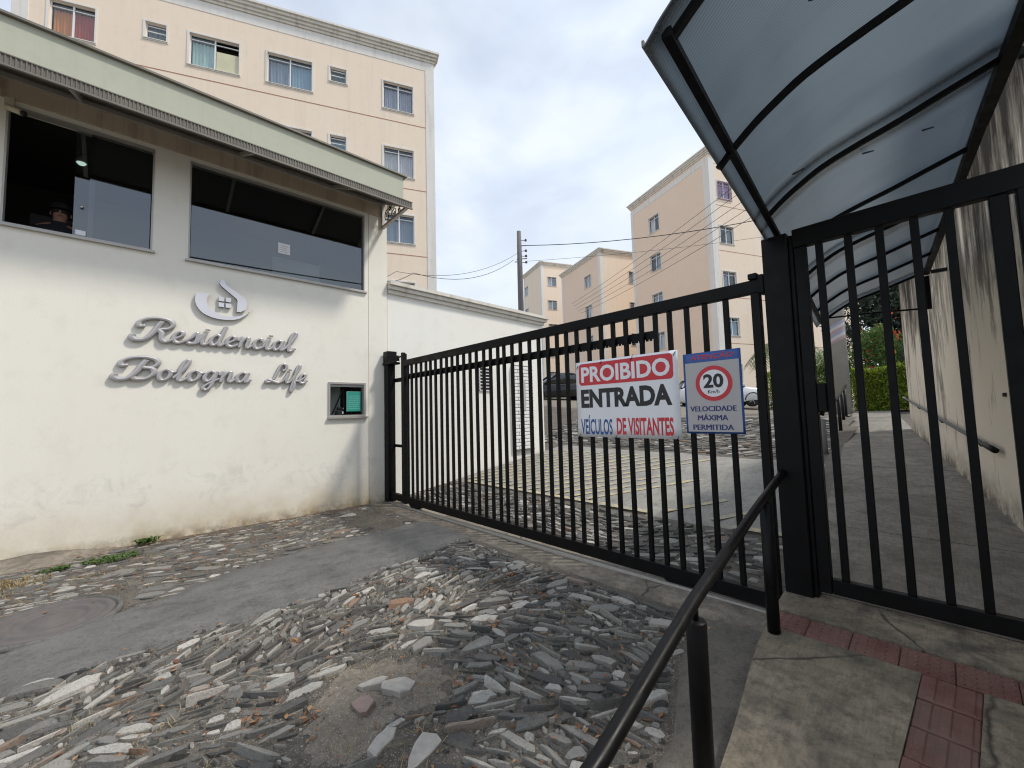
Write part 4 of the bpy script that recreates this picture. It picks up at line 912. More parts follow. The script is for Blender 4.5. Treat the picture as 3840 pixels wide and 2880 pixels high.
# ------------------------------------------------------------------ garden wall beyond the gate
GW = empty('garden_wall', (XW, 5.5, 0.3), 'long white garden wall with a stepped grey coping behind the sliding gate', 'wall')
m = MB(TW); m.add([(3.445, -0.03, -0.1), (7.62, -0.03, 0.5), (7.62, -0.03, 3.72), (3.445, -0.03, 3.78), (3.445, -0.25, -0.1), (7.62, -0.25, 0.5), (7.62, -0.25, 3.72), (3.445, -0.25, 3.78)], [(0, 1, 2, 3), (5, 4, 7, 6), (1, 5, 6, 2), (0, 3, 7, 4), (3, 2, 6, 7)])
m.build('wall', M['cream_far'], GW)
for k, (z, w) in enumerate(((3.76, 0.02), (3.832, 0.07), (3.904, 0.12))):
    m = MB(TW); a = z + 0.02; b = z - 0.06; h = 0.066
    m.add([(3.44, -0.3, a), (7.66 + w, -0.3, b), (7.66 + w, w, b), (3.44, w, a), (3.44, -0.3, a + h), (7.66 + w, -0.3, b + h), (7.66 + w, w, b + h), (3.44, w, a + h)], [(0, 3, 2, 1), (4, 5, 6, 7), (0, 1, 5, 4), (3, 7, 6, 2), (1, 2, 6, 5), (0, 4, 7, 3)])
    m.build('coping_course', M['cornice'], GW)
# white brick pier on that wall, brick by brick
BP = empty('brick_pier', (XW, 6.85, 0.65), 'white painted brick pier with a small blue sign on the garden wall', 'pier')
m = MB(TW); m.box(6.53, 7.19, -0.028, 0.035, 0.60, 2.62); m.build('core', M['mortar'], BP)
bm_ = {}
for c in range(24):
    z = 0.645 + 0.0815 * c; row = [(6.52, 6.845), (6.857, 7.20)] if c % 2 else [(6.52, 6.67), (6.682, 7.03), (7.042, 7.20)]
    for a, b in row:
        key = round(b - a, 3)
        if key not in bm_: q = MB(); q.bbox(0, b - a - 0.006, 0, 0.0715, 0, 0.0, 0) if False else q.bbox(-0.035, 0.035, 0, key - 0.006, 0, 0.068, 0.006); bm_[key] = q.mesh('brick', M['whitebrick'])
        link('brick', bm_[key], BP, loc=(XW + 0.022 + rnd.uniform(-0.004, 0.004), a, z))
on(TW, 'small_sign', 6.74, 6.90, 1.55, 2.25, 0.065, 0.072, M['s_grey'], 'narrow pale blue sign hanging on the white brick pier', 'sign')
VG = empty('wall_vent', (XW, 5.7, 2.0), 'dark grid vent of small openings in the white garden wall', 'vent')
m = MB(TW); m.box(5.56, 5.90, -0.028, -0.012, 2.0, 2.52); m.build('backing', M['dark'], VG)
for i in range(8):
    m = MB(TW); m.box(5.56, 5.90, -0.012, 0.006, 2.0 + 0.0715 * i, 2.018 + 0.0715 * i); m.build('slat', M['whitebrick'], VG)
for i in range(3):
    m = MB(TW); m.box(5.56 + 0.16 * i, 5.58 + 0.16 * i, -0.012, 0.004, 2.0, 2.52); m.build('upright', M['whitebrick'], VG)
# ------------------------------------------------------------------ sliding vehicle gate (plane y = 3.42)
YG = 3.42
GT = empty('sliding_gate', (-3.9, YG, 0.03), 'long black sliding vehicle gate of vertical bars carrying two warning signs', 'gate')
def part(name, fn, mat, root, **kw): m = MB(); fn(m); return m.build(name, mat, root, **kw)
part('bottom_rail', lambda m: m.bbox(-6.95, -0.925, YG - 0.035, YG + 0.035, 0.055, 0.165, 0.004), M['black'], GT)
part('top_rail', lambda m: m.bbox(-6.42, -0.90, YG - 0.03, YG + 0.03, 2.345, 2.445, 0.004), M['black'], GT)
part('stile', lambda m: m.bbox(-6.41, -6.325, YG - 0.031, YG + 0.031, 0.166, 2.56, 0.004), M['black'], GT)
part('stile', lambda m: m.bbox(-0.985, -0.925, YG - 0.031, YG + 0.031, 0.166, 2.343, 0.004), M['black'], GT)
bars = [-6.25 + 0.1455 * i for i in range(17)] + [-3.795, -3.65, -3.5, -3.35, -3.21, -3.07, -2.93, -2.79, -2.65, -2.5, -2.35, -2.21, -2.06, -1.91, -1.77, -1.63, -1.48, -1.34, -1.17]
q = MB(); q.bbox(-0.019, 0.019, -0.0175, 0.0175, 0, 2.176, 0.003); barm = q.mesh('bar', M['black'])
for x in bars: o = link('bar', barm, GT, loc=(x, YG, 0.167)); o.rotation_euler = (rnd.uniform(-0.002, 0.002), rnd.uniform(-0.004, 0.004), 0)
def rack(m):
    m.box(-6.40, -1.80, YG + 0.020, YG + 0.045, 2.135, 2.205)
    x = -6.38
    while x < -1.83: m.box(x, x + 0.018, YG + 0.022, YG + 0.043, 2.118, 2.1349); x += 0.036
part('drive_rack', rack, M['black'], GT)
for x in (-6.0, -1.62):
    part('wheel_housing', lambda m: m.add([(x - .17, YG - .045, .062), (x + .17, YG - .045, .062), (x + .10, YG - .045, .012), (x - .10, YG - .045, .012), (x - .17, YG + .045, .062), (x + .17, YG + .045, .062), (x + .10, YG + .045, .012), (x - .10, YG + .045, .012)], [(0, 1, 2, 3), (7, 6, 5, 4), (0, 4, 5, 1), (2, 6, 7, 3), (1, 5, 6, 2), (0, 3, 7, 4)]), M['black'], GT)
    part('wheel', lambda m: m.lathe((x, YG, 0.075), [(0.02, -0.02), (0.055, -0.02), (0.046, 0.0), (0.055, 0.02), (0.02, 0.02)], 16, 1), M['rustmetal'], GT)
part('top_clip', lambda m: m.bbox(-0.99, -0.93, YG - 0.05, YG + 0.05, 2.447, 2.49, 0.004), M['black'], GT)
tag(part('floor_track', lambda m: (m.add([(-6.95, YG - .075, -.02), (-.95, YG - .075, .0), (-.95, YG - .015, .0), (-6.95, YG - .015, -.02), (-6.95, YG - .068, .008), (-.95, YG - .068, .044), (-.95, YG - .022, .044), (-6.95, YG - .022, .008)], [(0, 1, 5, 4), (1, 2, 6, 5), (2, 3, 7, 6), (3, 0, 4, 7), (4, 5, 6, 7)]), 0), M['track'], None), 'worn steel floor track running under the sliding gate', 'track')
# gate post with drive box at the gatehouse corner
r = empty('gate_post', (-6.90, YG, 0), 'black steel guide post with a box on top against the gatehouse corner', 'post')
part('post', lambda m: m.bbox(-6.985, -6.83, YG - 0.07, YG + 0.07, -0.02, 2.42, 0.005), M['black'], r)
part('box', lambda m: m.bbox(-7.06 + 0.08, -6.80, YG - 0.09, YG + 0.09, 2.46, 2.66, 0.008), M['black'], r)
part('bracket', lambda m: (m.bbox(-6.99, -6.70, YG - 0.10, YG + 0.10, 2.42, 2.459, 0.004), m.bbox(-6.83, -6.56, YG + 0.045, YG + 0.075, 2.10, 2.17, 0.003), m.bbox(-6.83, -6.58, YG + 0.045, YG + 0.07, 0.95, 1.0, 0.003)), M['black'], r)
part('guide_post', lambda m: m.bbox(-6.635, -6.575, YG + 0.08, YG + 0.14, -0.05, 2.62, 0.004), M['black'], r)
part('guide_post', lambda m: m.bbox(-6.52, -6.46, YG + 0.06, YG + 0.12, -0.05, 2.30, 0.004), M['black'], r)
part('guide_roller', lambda m: (m.lathe((-6.50, YG - 0.045, 2.45), [(0.0, 0.0), (0.028, 0.0), (0.022, 0.045), (0.028, 0.09), (0.0, 0.09)], 12), m.bar((-6.605, YG + 0.11, 2.58), (-6.50, YG - 0.04, 2.50), 0.02)), M['black'], r)

# ------------------------------------------------------------------ signs on the gate
def text_part(body, x0, x1, z0, z1, y, mat, root, bold=0.0, slant=0.0, name='lettering'):
    cu = bpy.data.curves.new('t', 'FONT'); cu.body = body; cu.size = 1; cu.offset = bold; cu.resolution_u = 3; cu.shear = slant
    o = bpy.data.objects.new('t', cu); COL.objects.link(o)
    dg = bpy.context.evaluated_depsgraph_get(); dg.update(); me = bpy.data.meshes.new_from_object(o.evaluated_get(dg))
    bpy.data.objects.remove(o); bpy.data.curves.remove(cu)
    vs = [v.co for v in me.vertices]; a0 = min(v.x for v in vs); a1 = max(v.x for v in vs); b0 = min(v.y for v in vs); b1 = max(v.y for v in vs)
    for v in me.vertices: v.co = Vector((x0 + (v.co.x - a0) / (a1 - a0) * (x1 - x0), y, z0 + (v.co.y - b0) / (b1 - b0) * (z1 - z0)))
    me.materials.clear(); me.materials.append(mat)
    return link(name, me, root)
def sheet(m, x0, x1, z0, z1, y0, y1, wav=0.0, tilt=0.0):
    nx, nz_ = 12, 8; b = len(m.v)
    for yy_ in (y0, y1):
        for j in range(nz_ + 1):
            for i in range(nx + 1):
                u, v = i / nx, j / nz_
                m.v.append((x0 + (x1 - x0) * u, yy_ + wav * (math.sin(u * 7 + 1) * math.cos(v * 3)), z0 + (z1 - z0) * v + tilt * u))
    N = (nx + 1) * (nz_ + 1)
    for k in (0, 1):
        for j in range(nz_):
            for i in range(nx):
                q = b + k * N + j * (nx + 1) + i; f = [q, q + 1, q + nx + 2, q + nx + 1]; m.f.append(f if k == 0 else f[::-1]); m.m.append(0); m.sm.append(True)
    ring = [i for i in range(nx + 1)] + [j * (nx + 1) + nx for j in range(1, nz_ + 1)] + [nz_ * (nx + 1) + i for i in range(nx - 1, -1, -1)] + [j * (nx + 1) for j in range(nz_ - 1, 0, -1)]
    for i in range(len(ring)):
        c, d = ring[i], ring[(i + 1) % len(ring)]; m.f.append([b + d, b + c, b + N + c, b + N + d]); m.m.append(0); m.sm.append(False)
def rrect(x0, x1, z0, z1, r, n=5):
    P = []
    for cx_, cz_, a in ((x1 - r, z1 - r, 0), (x0 + r, z1 - r, 90), (x0 + r, z0 + r, 180), (x1 - r, z0 + r, 270)):
        for i in range(n + 1): t = math.radians(a + 90 * i / n); P.append((cx_ + r * math.cos(t), cz_ + r * math.sin(t)))
    return P
XZ = lambda y: (lambda u, v, d: (u, y - d, v))
SY = YG - 0.024                                                    # face of the bars
S1 = empty('entry_sign', (-2.1, SY, 1.62), 'white plastic sign reading PROIBIDO ENTRADA VEÍCULOS DE VISITANTES wired to the gate', 'sign')
m = MB(); sheet(m, -2.655, -1.568, 1.24, 1.998, SY - 0.006, SY - 0.002); m.build('sheet', M['s_white'], S1)
m = MB(); m.prism(rrect(-2.617, -1.612, 1.757, 1.978, 0.035), XZ(SY - 0.006), 0.0, 0.0015); m.build('red_band', M['s_red'], S1)
text_part('PROIBIDO', -2.588, -1.64, 1.785, 1.945, SY - 0.0085, M['s_white'], S1, 0.03)
text_part('ENTRADA', -2.60, -1.634, 1.53, 1.716, SY - 0.0075, M['s_black'], S1, 0.045)
text_part('VEÍCULOS', -2.612, -2.24, 1.263, 1.455, SY - 0.0075, M['s_blue'], S1, 0.02)
text_part('DE VISITANTES', -2.192, -1.632, 1.266, 1.426, SY - 0.0075, M['s_red'], S1, 0.03)
m = MB()
for x, z in ((-2.63, 1.96), (-2.34, 1.985), (-2.0, 1.985), (-1.59, 1.98), (-2.63, 1.26), (-2.2, 1.255), (-1.6, 1.258)): m.tube([(x, SY + 0.02, z + 0.03), (x + 0.004, SY - 0.010, z), (x - 0.015, SY - 0.012, z - 0.03)], 0.003, 5)
m.build('tie_wire', M['wire'], S1)
S2 = empty('speed_limit_sign', (-1.3, SY, 1.63), 'grey and blue ATENÇÃO speed sign with a red 20 ring on the sliding gate', 'sign')
m = MB(); sheet(m, -1.523, -1.078, 1.292, 1.948, SY - 0.006, SY - 0.002); m.build('sheet', M['s_blue'], S2)
m = MB(); m.prism([(-1.507, 1.307), (-1.094, 1.307), (-1.094, 1.868), (-1.507, 1.868)], XZ(SY - 0.006), 0, 0.0014); m.build('grey_field', M['s_grey'], S2)
def ringpoly(m, cx_, cz_, r0, r1, y, n=40):
    b = len(m.v)
    for i in range(n):
        a = 2 * math.pi * i / n; m.v += [(cx_ + r0 * math.cos(a), y, cz_ + r0 * math.sin(a)), (cx_ + r1 * math.cos(a), y, cz_ + r1 * math.sin(a))]
    for i in range(n): j = (i + 1) % n; m.f.append([b + 2 * i, b + 2 * i + 1, b + 2 * j + 1, b + 2 * j]); m.m.append(0); m.sm.append(False)
m = MB(); ringpoly(m, -1.288, 1.692, 0.108, 0.141, SY - 0.0086); m.build('red_ring', M['s_red'], S2)
m = MB(); m.prism([(-1.288 + .1085 * math.cos(2 * math.pi * i / 32), 1.692 + .1085 * math.sin(2 * math.pi * i / 32)) for i in range(32)], XZ(SY - 0.0072), 0, 0.0010); m.build('disc', M['s_white'], S2)
text_part('ATENÇÃO', -1.462, -1.128, 1.882, 1.936, SY - 0.0078, M['s_red'], S2, 0.012, 0.12)
text_part('20', -1.366, -1.212, 1.655, 1.768, SY - 0.0095, M['s_black'], S2, 0.035)
text_part('Km/h', -1.334, -1.246, 1.612, 1.640, SY - 0.0095, M['s_black'], S2, 0.01)
for t, a, b, z in (('VELOCIDADE', -1.482, -1.130, 1.470), ('MÁXIMA', -1.424, -1.196, 1.398), ('PERMITIDA', -1.465, -1.158, 1.322)): 
    for q in (-1, 0, 1): text_part(t, a + 0.0022 * q, b + 0.0022 * q, z, z + (0.042 if t != 'MÁXIMA' else 0.053), SY - 0.0086 - 0.0003 * q, M['s_navy'], S2, 0.0)

# ------------------------------------------------------------------ tall post between the two gates
r = empty('gate_column', (-0.80, YG, 0.1), 'thick black steel column between the vehicle gate and the pedestrian gate', 'post')
part('column', lambda m: m.bbox(-0.885, -0.725, YG - 0.055, YG + 0.075, 0.05, 2.72, 0.006), M['black'], r)
part('flange', lambda m: m.bbox(-0.7235, -0.700, YG - 0.03, YG + 0.05, 0.10, 2.70, 0.003), M['black'], r)
part('stop_bracket', lambda m: m.bbox(-0.925, -0.888, YG - 0.05, YG + 0.05, 2.33, 2.47, 0.004), M['black'], r)
# ------------------------------------------------------------------ pedestrian gate
PG = empty('pedestrian_gate', (-0.2, YG, 0.24), 'black pedestrian gate of vertical bars with a lock box under the curved canopy', 'gate')
part('stile', lambda m: m.bbox(-0.695, -0.625, YG - 0.03, YG + 0.03, 0.26, 2.60, 0.004), M['black'], PG)
part('stile', lambda m: m.bbox(0.205, 0.275, YG - 0.03, YG + 0.03, 0.26, 2.60, 0.004), M['black'], PG)
part('bottom_rail', lambda m: m.bbox(-0.622, 0.202, YG - 0.028, YG + 0.028, 0.262, 0.358, 0.004), M['black'], PG)
q = MB(); q.bbox(-0.020, 0.020, -0.018, 0.018, 0, 2.238, 0.003); pb = q.mesh('bar', M['black'])
for x in (-0.553, -0.398, -0.245, -0.088, 0.055): link('bar', pb, PG, loc=(x, YG, 0.360))
def lockbox(m): m.bbox(-0.622, -0.5735, YG - 0.035, YG + 0.038, 1.45, 1.64, 0.004)
lb = part('lock_box', lockbox, M['black'], PG)
part('lock_plate', lambda m: m.bbox(-0.573, -0.535, YG - 0.021, YG + 0.025, 1.455, 1.64, 0.003) if False else m.bbox(-0.623, -0.556, YG + 0.042, YG + 0.05, 1.455, 1.64, 0.003), M['black'], PG)
r = empty('gate_portal', (0.0, YG, 0.24), 'black header beam and jamb framing the pedestrian gate beside the weathered wall', 'frame')
part('header', lambda m: m.bbox(-0.698, 0.50, YG - 0.034, YG + 0.034, 2.604, 2.735, 0.004), M['black'], r)
part('jamb', lambda m: m.bbox(0.30, 0.40, YG - 0.05, YG + 0.05, 0.2, 2.602, 0.005), M['black'], r)
part('filler_bar', lambda m: m.bbox(0.445, 0.485, YG - 0.018, YG + 0.018, 0.2, 2.602, 0.003), M['black'], r)

# ------------------------------------------------------------------ side wall
SW = empty('side_wall', (0.4, 6, 0), 'tall weathered wall streaked with black mould along the covered footway', 'wall')
def wallmesh(m, y0, y1, zt0, zt1, th=0.22):
    a = (WX(y0), y0); b = (WX(y1), y1)
    m.add([(a[0], a[1], -0.1), (b[0], b[1], -0.1), (b[0], b[1], zt1), (a[0], a[1], zt0), (a[0] + th, a[1], -0.1), (b[0] + th, b[1], -0.1), (b[0] + th, b[1], zt1), (a[0] + th, a[1], zt0)], [(0, 1, 2, 3), (5, 4, 7, 6), (1, 5, 6, 2), (0, 3, 7, 4), (3, 2, 6, 7)])
part('wall', lambda m: wallmesh(m, 3.25, 9.4, 4.25, 4.25), M['oldwall'], SW)
part('front_wall', lambda m: wallmesh(m, -3.0, 3.246, 2.3, 2.3, 0.205), M['oldwall'], SW)
part('wall_end', lambda m: wallmesh(m, 9.404, 11.62, 3.95, 3.95, 0.205), M['oldwall'], SW)
r = empty('wall_handrail', (0.2, 6, 1.0), 'thin steel handrail fixed along the weathered wall behind the pedestrian gate', 'handrail')
hp_ = lambda y, dz=0.0: (WX(y) - 0.055, y, gp(y) + 0.62 + dz)
part('rail', lambda m: m.tube([hp_(5.85), hp_(6.6), hp_(9), hp_(11.9)], 0.019, 10), M['polegrey'], r)
part('end_cap', lambda m: m.tube([hp_(5.70), hp_(6.05)], 0.026, 10), M['blackrail'], r)
for y in (6.3, 8.2, 10.1, 11.6): part('bracket', lambda m: m.tube([hp_(y, -0.015), (WX(y) - 0.03, y, gp(y) + 0.56), (WX(y) + 0.005, y, gp(y) + 0.56)], 0.009, 6), M['blackrail'], r)
tag(part('wall_plate', lambda m: m.bbox(WX(5.53) - 0.012, WX(5.53) + 0.01, 5.47, 5.58, 1.525, 1.558, 0.002), M['plastic'], None), 'small black plate fixed on the weathered wall near the gate', 'plate')

# ------------------------------------------------------------------ canopy
CD = Vector((-0.105, 0.9945, 0)); CP = Vector((0.9945, 0.105, 0)); C0 = Vector((-0.553, 1.145, 0))
PROF = [(-0.062, -0.066), (-0.03, -0.032), (0.0, 0.0), (0.10, 0.085), (0.20, 0.152), (0.31, 0.214), (0.47, 0.272), (0.66, 0.330), (0.83, 0.390), (1.06, 0.468)]
pr = catmull(PROF, 3)
def cpt(t, s, h, dz=0.0): p = C0 + CD * t + CP * s; return (p.x, p.y, 2.752 + h + dz)
CN = empty('footway_canopy', (-0.3, 3, 2.75), 'curved smoked polycarbonate canopy on black steel ribs over the pedestrian gate', 'canopy')
TE = 5.92
dz_back = lambda t: -0.036 * max(0, t - 2.55)
def sheetpart(m, t0, t1, off=0.016, th=0.008):
    ts = lin(t0, t1, 8); n = len(pr); b = len(m.v)
    for lay_ in (0, 1):
        for t in ts:
            for s, h in pr: m.v.append(cpt(t, s, h, off + th * lay_ + dz_back(t)))
    N = len(ts) * n
    for k in (0, 1):
        for j in range(len(ts) - 1):
            for i in range(n - 1):
                q = b + k * N + j * n + i; f = [q, q + n, q + n + 1, q + 1]; m.f.append(f if k else f[::-1]); m.m.append(0); m.sm.append(True)
    for j in range(len(ts) - 1):
        for i in (0, n - 1): q = b + j * n + i; m.f.append([q, q + n, q + n + N, q + N]); m.m.append(0); m.sm.append(False)
    for j in (0, len(ts) - 1):
        for i in range(n - 1): q = b + j * n + i; m.f.append([q, q + 1, q + 1 + N, q + N]); m.m.append(0); m.sm.append(False)
ribs = [0.17, 0.985, 1.925, 2.87, 3.65, 4.40, 5.15, TE]
for a, b in ((0.085, 1.925), (1.93, 3.65), (3.655, TE + 0.04)): part('panel', lambda m: sheetpart(m, a, b), M['poly'], CN)
def sweep(m, pts, w, h, side):
    side = Vector(side); b = len(m.v); k = len(pts); pts = [Vector(p) for p in pts]
    for i, p in enumerate(pts):
        d = (pts[min(i + 1, k - 1)] - pts[max(i - 1, 0)]).normalized(); u = side.cross(d).normalized()
        if u.z < 0: u = -u
        for a, c in ((-1, -1), (1, -1), (1, 1), (-1, 1)): m.v.append(tuple(p + side * (w / 2 * a) + u * (h / 2 * c)))
    for i in range(k - 1):
        for j in range(4): m.f.append([b + 4 * i + j, b + 4 * i + (j + 1) % 4, b + 4 * i + 4 + (j + 1) % 4, b + 4 * i + 4 + j]); m.m.append(0); m.sm.append(False)
    m.f.append([b, b + 1, b + 2, b + 3]); m.f.append([b + 4 * k - 1, b + 4 * k - 2, b + 4 * k - 3, b + 4 * k - 4]); m.m += [0, 0]; m.sm += [False, False]
for t in ribs: part('rib', lambda m: sweep(m, [cpt(t, s, h, dz_back(t)) for s, h in pr if s > (-0.07 if t in (0.985, 2.87) else -0.01)], 0.023, 0.028, CD), M['black'], CN)
part('eave_beam', lambda m: m.bar(cpt(0.13, 0, 0), cpt(2.55, 0, 0), 0.032, 0.032), M['black'], CN)
part('eave_beam', lambda m: m.bar(cpt(2.551, 0, 0), cpt(TE, 0, dz_back(TE)), 0.036, 0.036), M['black'], CN)
part('wall_beam', lambda m: m.bar(cpt(0.13, 1.06, 0.455), cpt(2.55, 1.06, 0.455), 0.055, 0.065), M['black'], CN)
part('wall_beam', lambda m: m.bar(cpt(2.551, 1.06, 0.455), cpt(TE, 1.06, 0.455 + dz_back(TE)), 0.05, 0.06), M['black'], CN)
part('edge_strip', lambda m: m.bar(cpt(0.085, -0.064, -0.030), cpt(2.55, -0.064, -0.034), 0.008, 0.022), M['rustmetal'], CN)
part('edge_strip', lambda m: m.bar(cpt(2.551, -0.064, -0.030), cpt(TE, -0.064, -0.034 + dz_back(TE)), 0.008, 0.022), M['rustmetal'], CN)
for t in (0.17, 1.925, 3.65, TE): part('wall_strut', lambda m: m.bar(cpt(t, 1.10, 0.455 + dz_back(t)), cpt(t, 1.06 + (WX(1.145 + t) - cpt(t, 1.06, 0)[0]) + 0.02, 0.455 + dz_back(t)), 0.04), M['black'], CN)
part('hanging_strut', lambda m: m.bar(cpt(TE, 1.06, 0.41 + dz_back(TE)), cpt(TE, 1.06, -0.12), 0.045), M['black'], CN)
part('tie_rod', lambda m: m.tube([cpt(TE, 1.06, -0.11), cpt(TE, 0.55, -0.075), cpt(TE, 0.02, -0.06)], 0.012, 6), M['black'], CN)
for t, s in ((0.62, 0.36), (2.25, 0.78), (1.75, 0.17), (2.1, 0.5)):
    def scr(m, t=t, s=s):
        h = np.interp(s, [p[0] for p in PROF], [p[1] for p in PROF]); m.tube([cpt(t, s, h, 0.012), cpt(t + 0.05, s + 0.05, np.interp(s + 0.05, [p[0] for p in PROF], [p[1] for p in PROF]), 0.018)], 0.006, 5)
    part('screw_strip', scr, M['plastic'], CN)

# ------------------------------------------------------------------ handrail along the footway edge
def rx(y): return interp(y, [(0.2, -0.615), (0.85, -0.652), (1.57, -0.712), (2.66, -0.808), (3.30, -0.845)])
def rz(y): return interp(y, [(0.2, 0.54), (0.85, 0.64), (1.57, 0.785), (2.66, 0.925), (3.35, 1.03)])
HR = empty('handrail', (-0.75, 2, 0.1), 'black tubular handrail sloping along the edge of the footway in front of the gates', 'handrail')
part('rail', lambda m: m.tube([(rx(y), y, rz(y)) for y in lin(0.2, 3.36, 14)], 0.0245, 16), M['blackrail'], HR)
for y in (0.45, 1.57, 2.83):
    def post(m, y=y):
        zt = rz(y) - (0.075 if y < 2.5 else 0.03); m.lathe((rx(y), y, 0), [(0.0, gp(y) - 0.2), (0.037, gp(y) - 0.2), (0.037, zt - 0.006), (0.033, zt), (0.0, zt)] if y < 2.5 else [(0.0, gp(y) - 0.1), (0.034, gp(y) - 0.1), (0.034, zt), (0.0, zt)], 20)
        m.tube([(rx(y), y, zt - 0.01), (rx(y), y, rz(y) - 0.01)], 0.011, 8)
    part('post', post, M['blackrail'], HR)
# posts and rail along the path behind the gate
PR = empty('path_railing', (-1.7, 12, 0.9), 'dark slim railing with posts on the left edge of the path near the hedge', 'railing')
px_ = lambda y: pe(y) - 0.10
for y in (10.9, 12.3, 13.6, 14.8): part('post', lambda m: m.tube([(px_(y), y, gp(y) - 0.15), (px_(y), y, gp(y) + 0.74)], 0.032, 10), M['blackrail'], PR)
part('rail', lambda m: m.tube([(px_(y), y, gp(y) + 0.76 + 0.02 * (y > 14.5)) for y in lin(9.6, 14.9, 6)], 0.022, 8), M['blackrail'], PR)
o = part('bollard', lambda m: m.tube([(px_(7.06) - 0.1, 7.06, gp(7.06) - 0.25), (px_(7.06) - 0.1, 7.06, gp(7.06) + 0.72), (px_(7.06) - 0.09, 7.06, gp(7.06) + 0.80), (px_(7.06) - 0.04, 7.06, gp(7.06) + 0.84), (px_(7.06) + 0.03, 7.06, gp(7.06) + 0.82)], 0.032, 10), M['blackrail'], None)
tag(o, 'short dark post with a hooked top standing beside the path behind the lock box', 'post')
o = part('bollard', lambda m: m.tube([(px_(8.7) - 0.12, 8.7, gp(8.7) - 0.25), (px_(8.7) - 0.12, 8.7, gp(8.7) + 0.55)], 0.04, 10), M['polegrey'], None)
tag(o, 'short grey post beside the path beyond the hooked one', 'post')
# ------------------------------------------------------------------ apartment blocks
DU = Vector((0.376, 0.926, 0)).normalized(); NR = Vector((DU.y, -DU.x, 0)); LU = -NR
def window(T, root, u0, u1, z0, z1, kind, panes=2, cur=(None, None), open_right=False, gap=0.14):
    b = 0.06                                                      # painted surround, proud of the wall
    m = MB(T); m.box(u0 - b, u1 + b, 0.002, 0.022, z1, z1 + b); m.box(u0 - b, u1 + b, 0.002, 0.022, z0 - b, z0); m.box(u0 - b, u0, 0.002, 0.022, z0 + 0.001, z1 - 0.001); m.box(u1, u1 + b, 0.002, 0.022, z0 + 0.001, z1 - 0.001)
    w = m.build('window', M['trim'], root)
    m = MB(T); frame_bars(m, u0, u1, z0, z1, -0.11, -0.07, 0.028)
    if panes == 2: um = (u0 + u1) / 2; m.box(um - 0.022, um + 0.022, -0.105, -0.06, z0 + 0.041, z1 - 0.041)
    else: zm = z0 + 0.3; m.box(u0 + 0.041, u1 - 0.041, -0.105, -0.075, zm, zm + 0.03)
    if gap: m.box(u0 + 0.041, u1 - 0.041, -0.108, -0.072, z1 - gap - 0.03, z1 - gap)
    m.build('frame', M['white_frame'], w)
    m = MB(T); m.box(u0 - 0.12, u1 + 0.12, -0.05, 0.05, z0 - b - 0.03, z0 - b - 0.002) if False else m.box(u0 - 0.05, u1 + 0.05, -0.05, 0.045, z0 - 0.022, z0 + 0.004); m.build('sill', M['cornice'], w)
    m = MB(T); m.box(u0 + 0.04, (u0 + u1) / 2 if open_right else u1 - 0.04, -0.092, -0.088, z0 + 0.04, z1 - 0.04); m.build('pane', M['glass_clear'], w)
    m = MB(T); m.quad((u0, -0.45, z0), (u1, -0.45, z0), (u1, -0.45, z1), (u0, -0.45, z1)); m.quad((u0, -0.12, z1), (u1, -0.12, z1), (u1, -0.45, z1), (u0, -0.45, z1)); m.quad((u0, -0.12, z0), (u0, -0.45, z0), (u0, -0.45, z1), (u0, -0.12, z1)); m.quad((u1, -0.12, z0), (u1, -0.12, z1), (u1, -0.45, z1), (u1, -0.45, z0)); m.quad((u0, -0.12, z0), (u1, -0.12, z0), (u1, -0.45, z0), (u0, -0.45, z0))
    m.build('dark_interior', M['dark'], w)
    um = (u0 + u1) / 2
    for c, a, d in ((cur[0], u0 + 0.02, um - 0.005), (cur[1], um + 0.005, u1 - 0.02)):
        if not c: continue
        m = MB(T); m.smooth = True; n = 22; ph = rnd.uniform(0, 6)
        top = z1 - gap - rnd.uniform(0.0, 0.06)
        for i in range(n + 1):
            u = a + (d - a) * i / n; q = -0.19 + 0.028 * math.sin(ph + i * 1.9) + 0.01 * math.sin(i * 0.7)
            m.v += [tuple(T((u, q, z0 + 0.01))), tuple(T((u, q, top)))]
        for i in range(n): m.f.append([2 * i, 2 * i + 2, 2 * i + 3, 2 * i + 1]); m.m.append(0); m.sm.append(True)
        m.build('curtain', CUR[c], w)
    return w
def cornice(T, root, u0, u1, zt, name='cornice'):
    for k, (z0, z1, w) in enumerate(((zt - 0.40, zt - 0.30, 0.05), (zt - 0.298, zt - 0.19, 0.10), (zt - 0.188, zt - 0.08, 0.16), (zt - 0.078, zt, 0.22))):
        m = MB(T); m.box(u0 - w, u1 + w, -0.3, w, z0, z1); m.build(name, M['cornice'] if k < 3 else M['trim'], root)
def cyc(seq, i): return seq[i % len(seq)]
# ---- block A behind the gatehouse
PA = Vector((-14.05, 9.02, 0)); TA = frame(PA, DU, NR)
A = empty('apartment_block', tuple(PA), 'large peach apartment block rising behind the gatehouse with coloured curtains in its windows', 'apartment building')
cols = [(-12.15, -11.02, 13.85, 15.02, 'w'), (-9.72, -9.14, 14.47, 15.06, 's'), (-8.49, -7.01, 13.87, 15.05, 'w'), (-6.12, -4.63, 13.87, 15.05, 'w'), (-4.0, -3.42, 14.50, 15.09, 's'), (-2.03, -0.86, 13.90, 15.07, 'w')]
holes = []; specs = []
CC = {(0, 0): ('orange', 'red'), (2, 0): ('teal', None), (3, 0): ('grey', 'blue'), (5, 0): ('lace', 'lace'), (5, 1): ('white', 'white'), (5, 2): ('grey', 'grey'), (3, 1): ('blind', 'blind'), (4, 0): ('blind', 'blind'), (1, 0): ('blind', 'blind')}
for ci, (a, b, c, d, k) in enumerate(cols):
    for fl in range(5):
        h = (a, b, c - 2.76 * fl, d - 2.76 * fl); holes.append(h); specs.append((ci, fl, h, k))
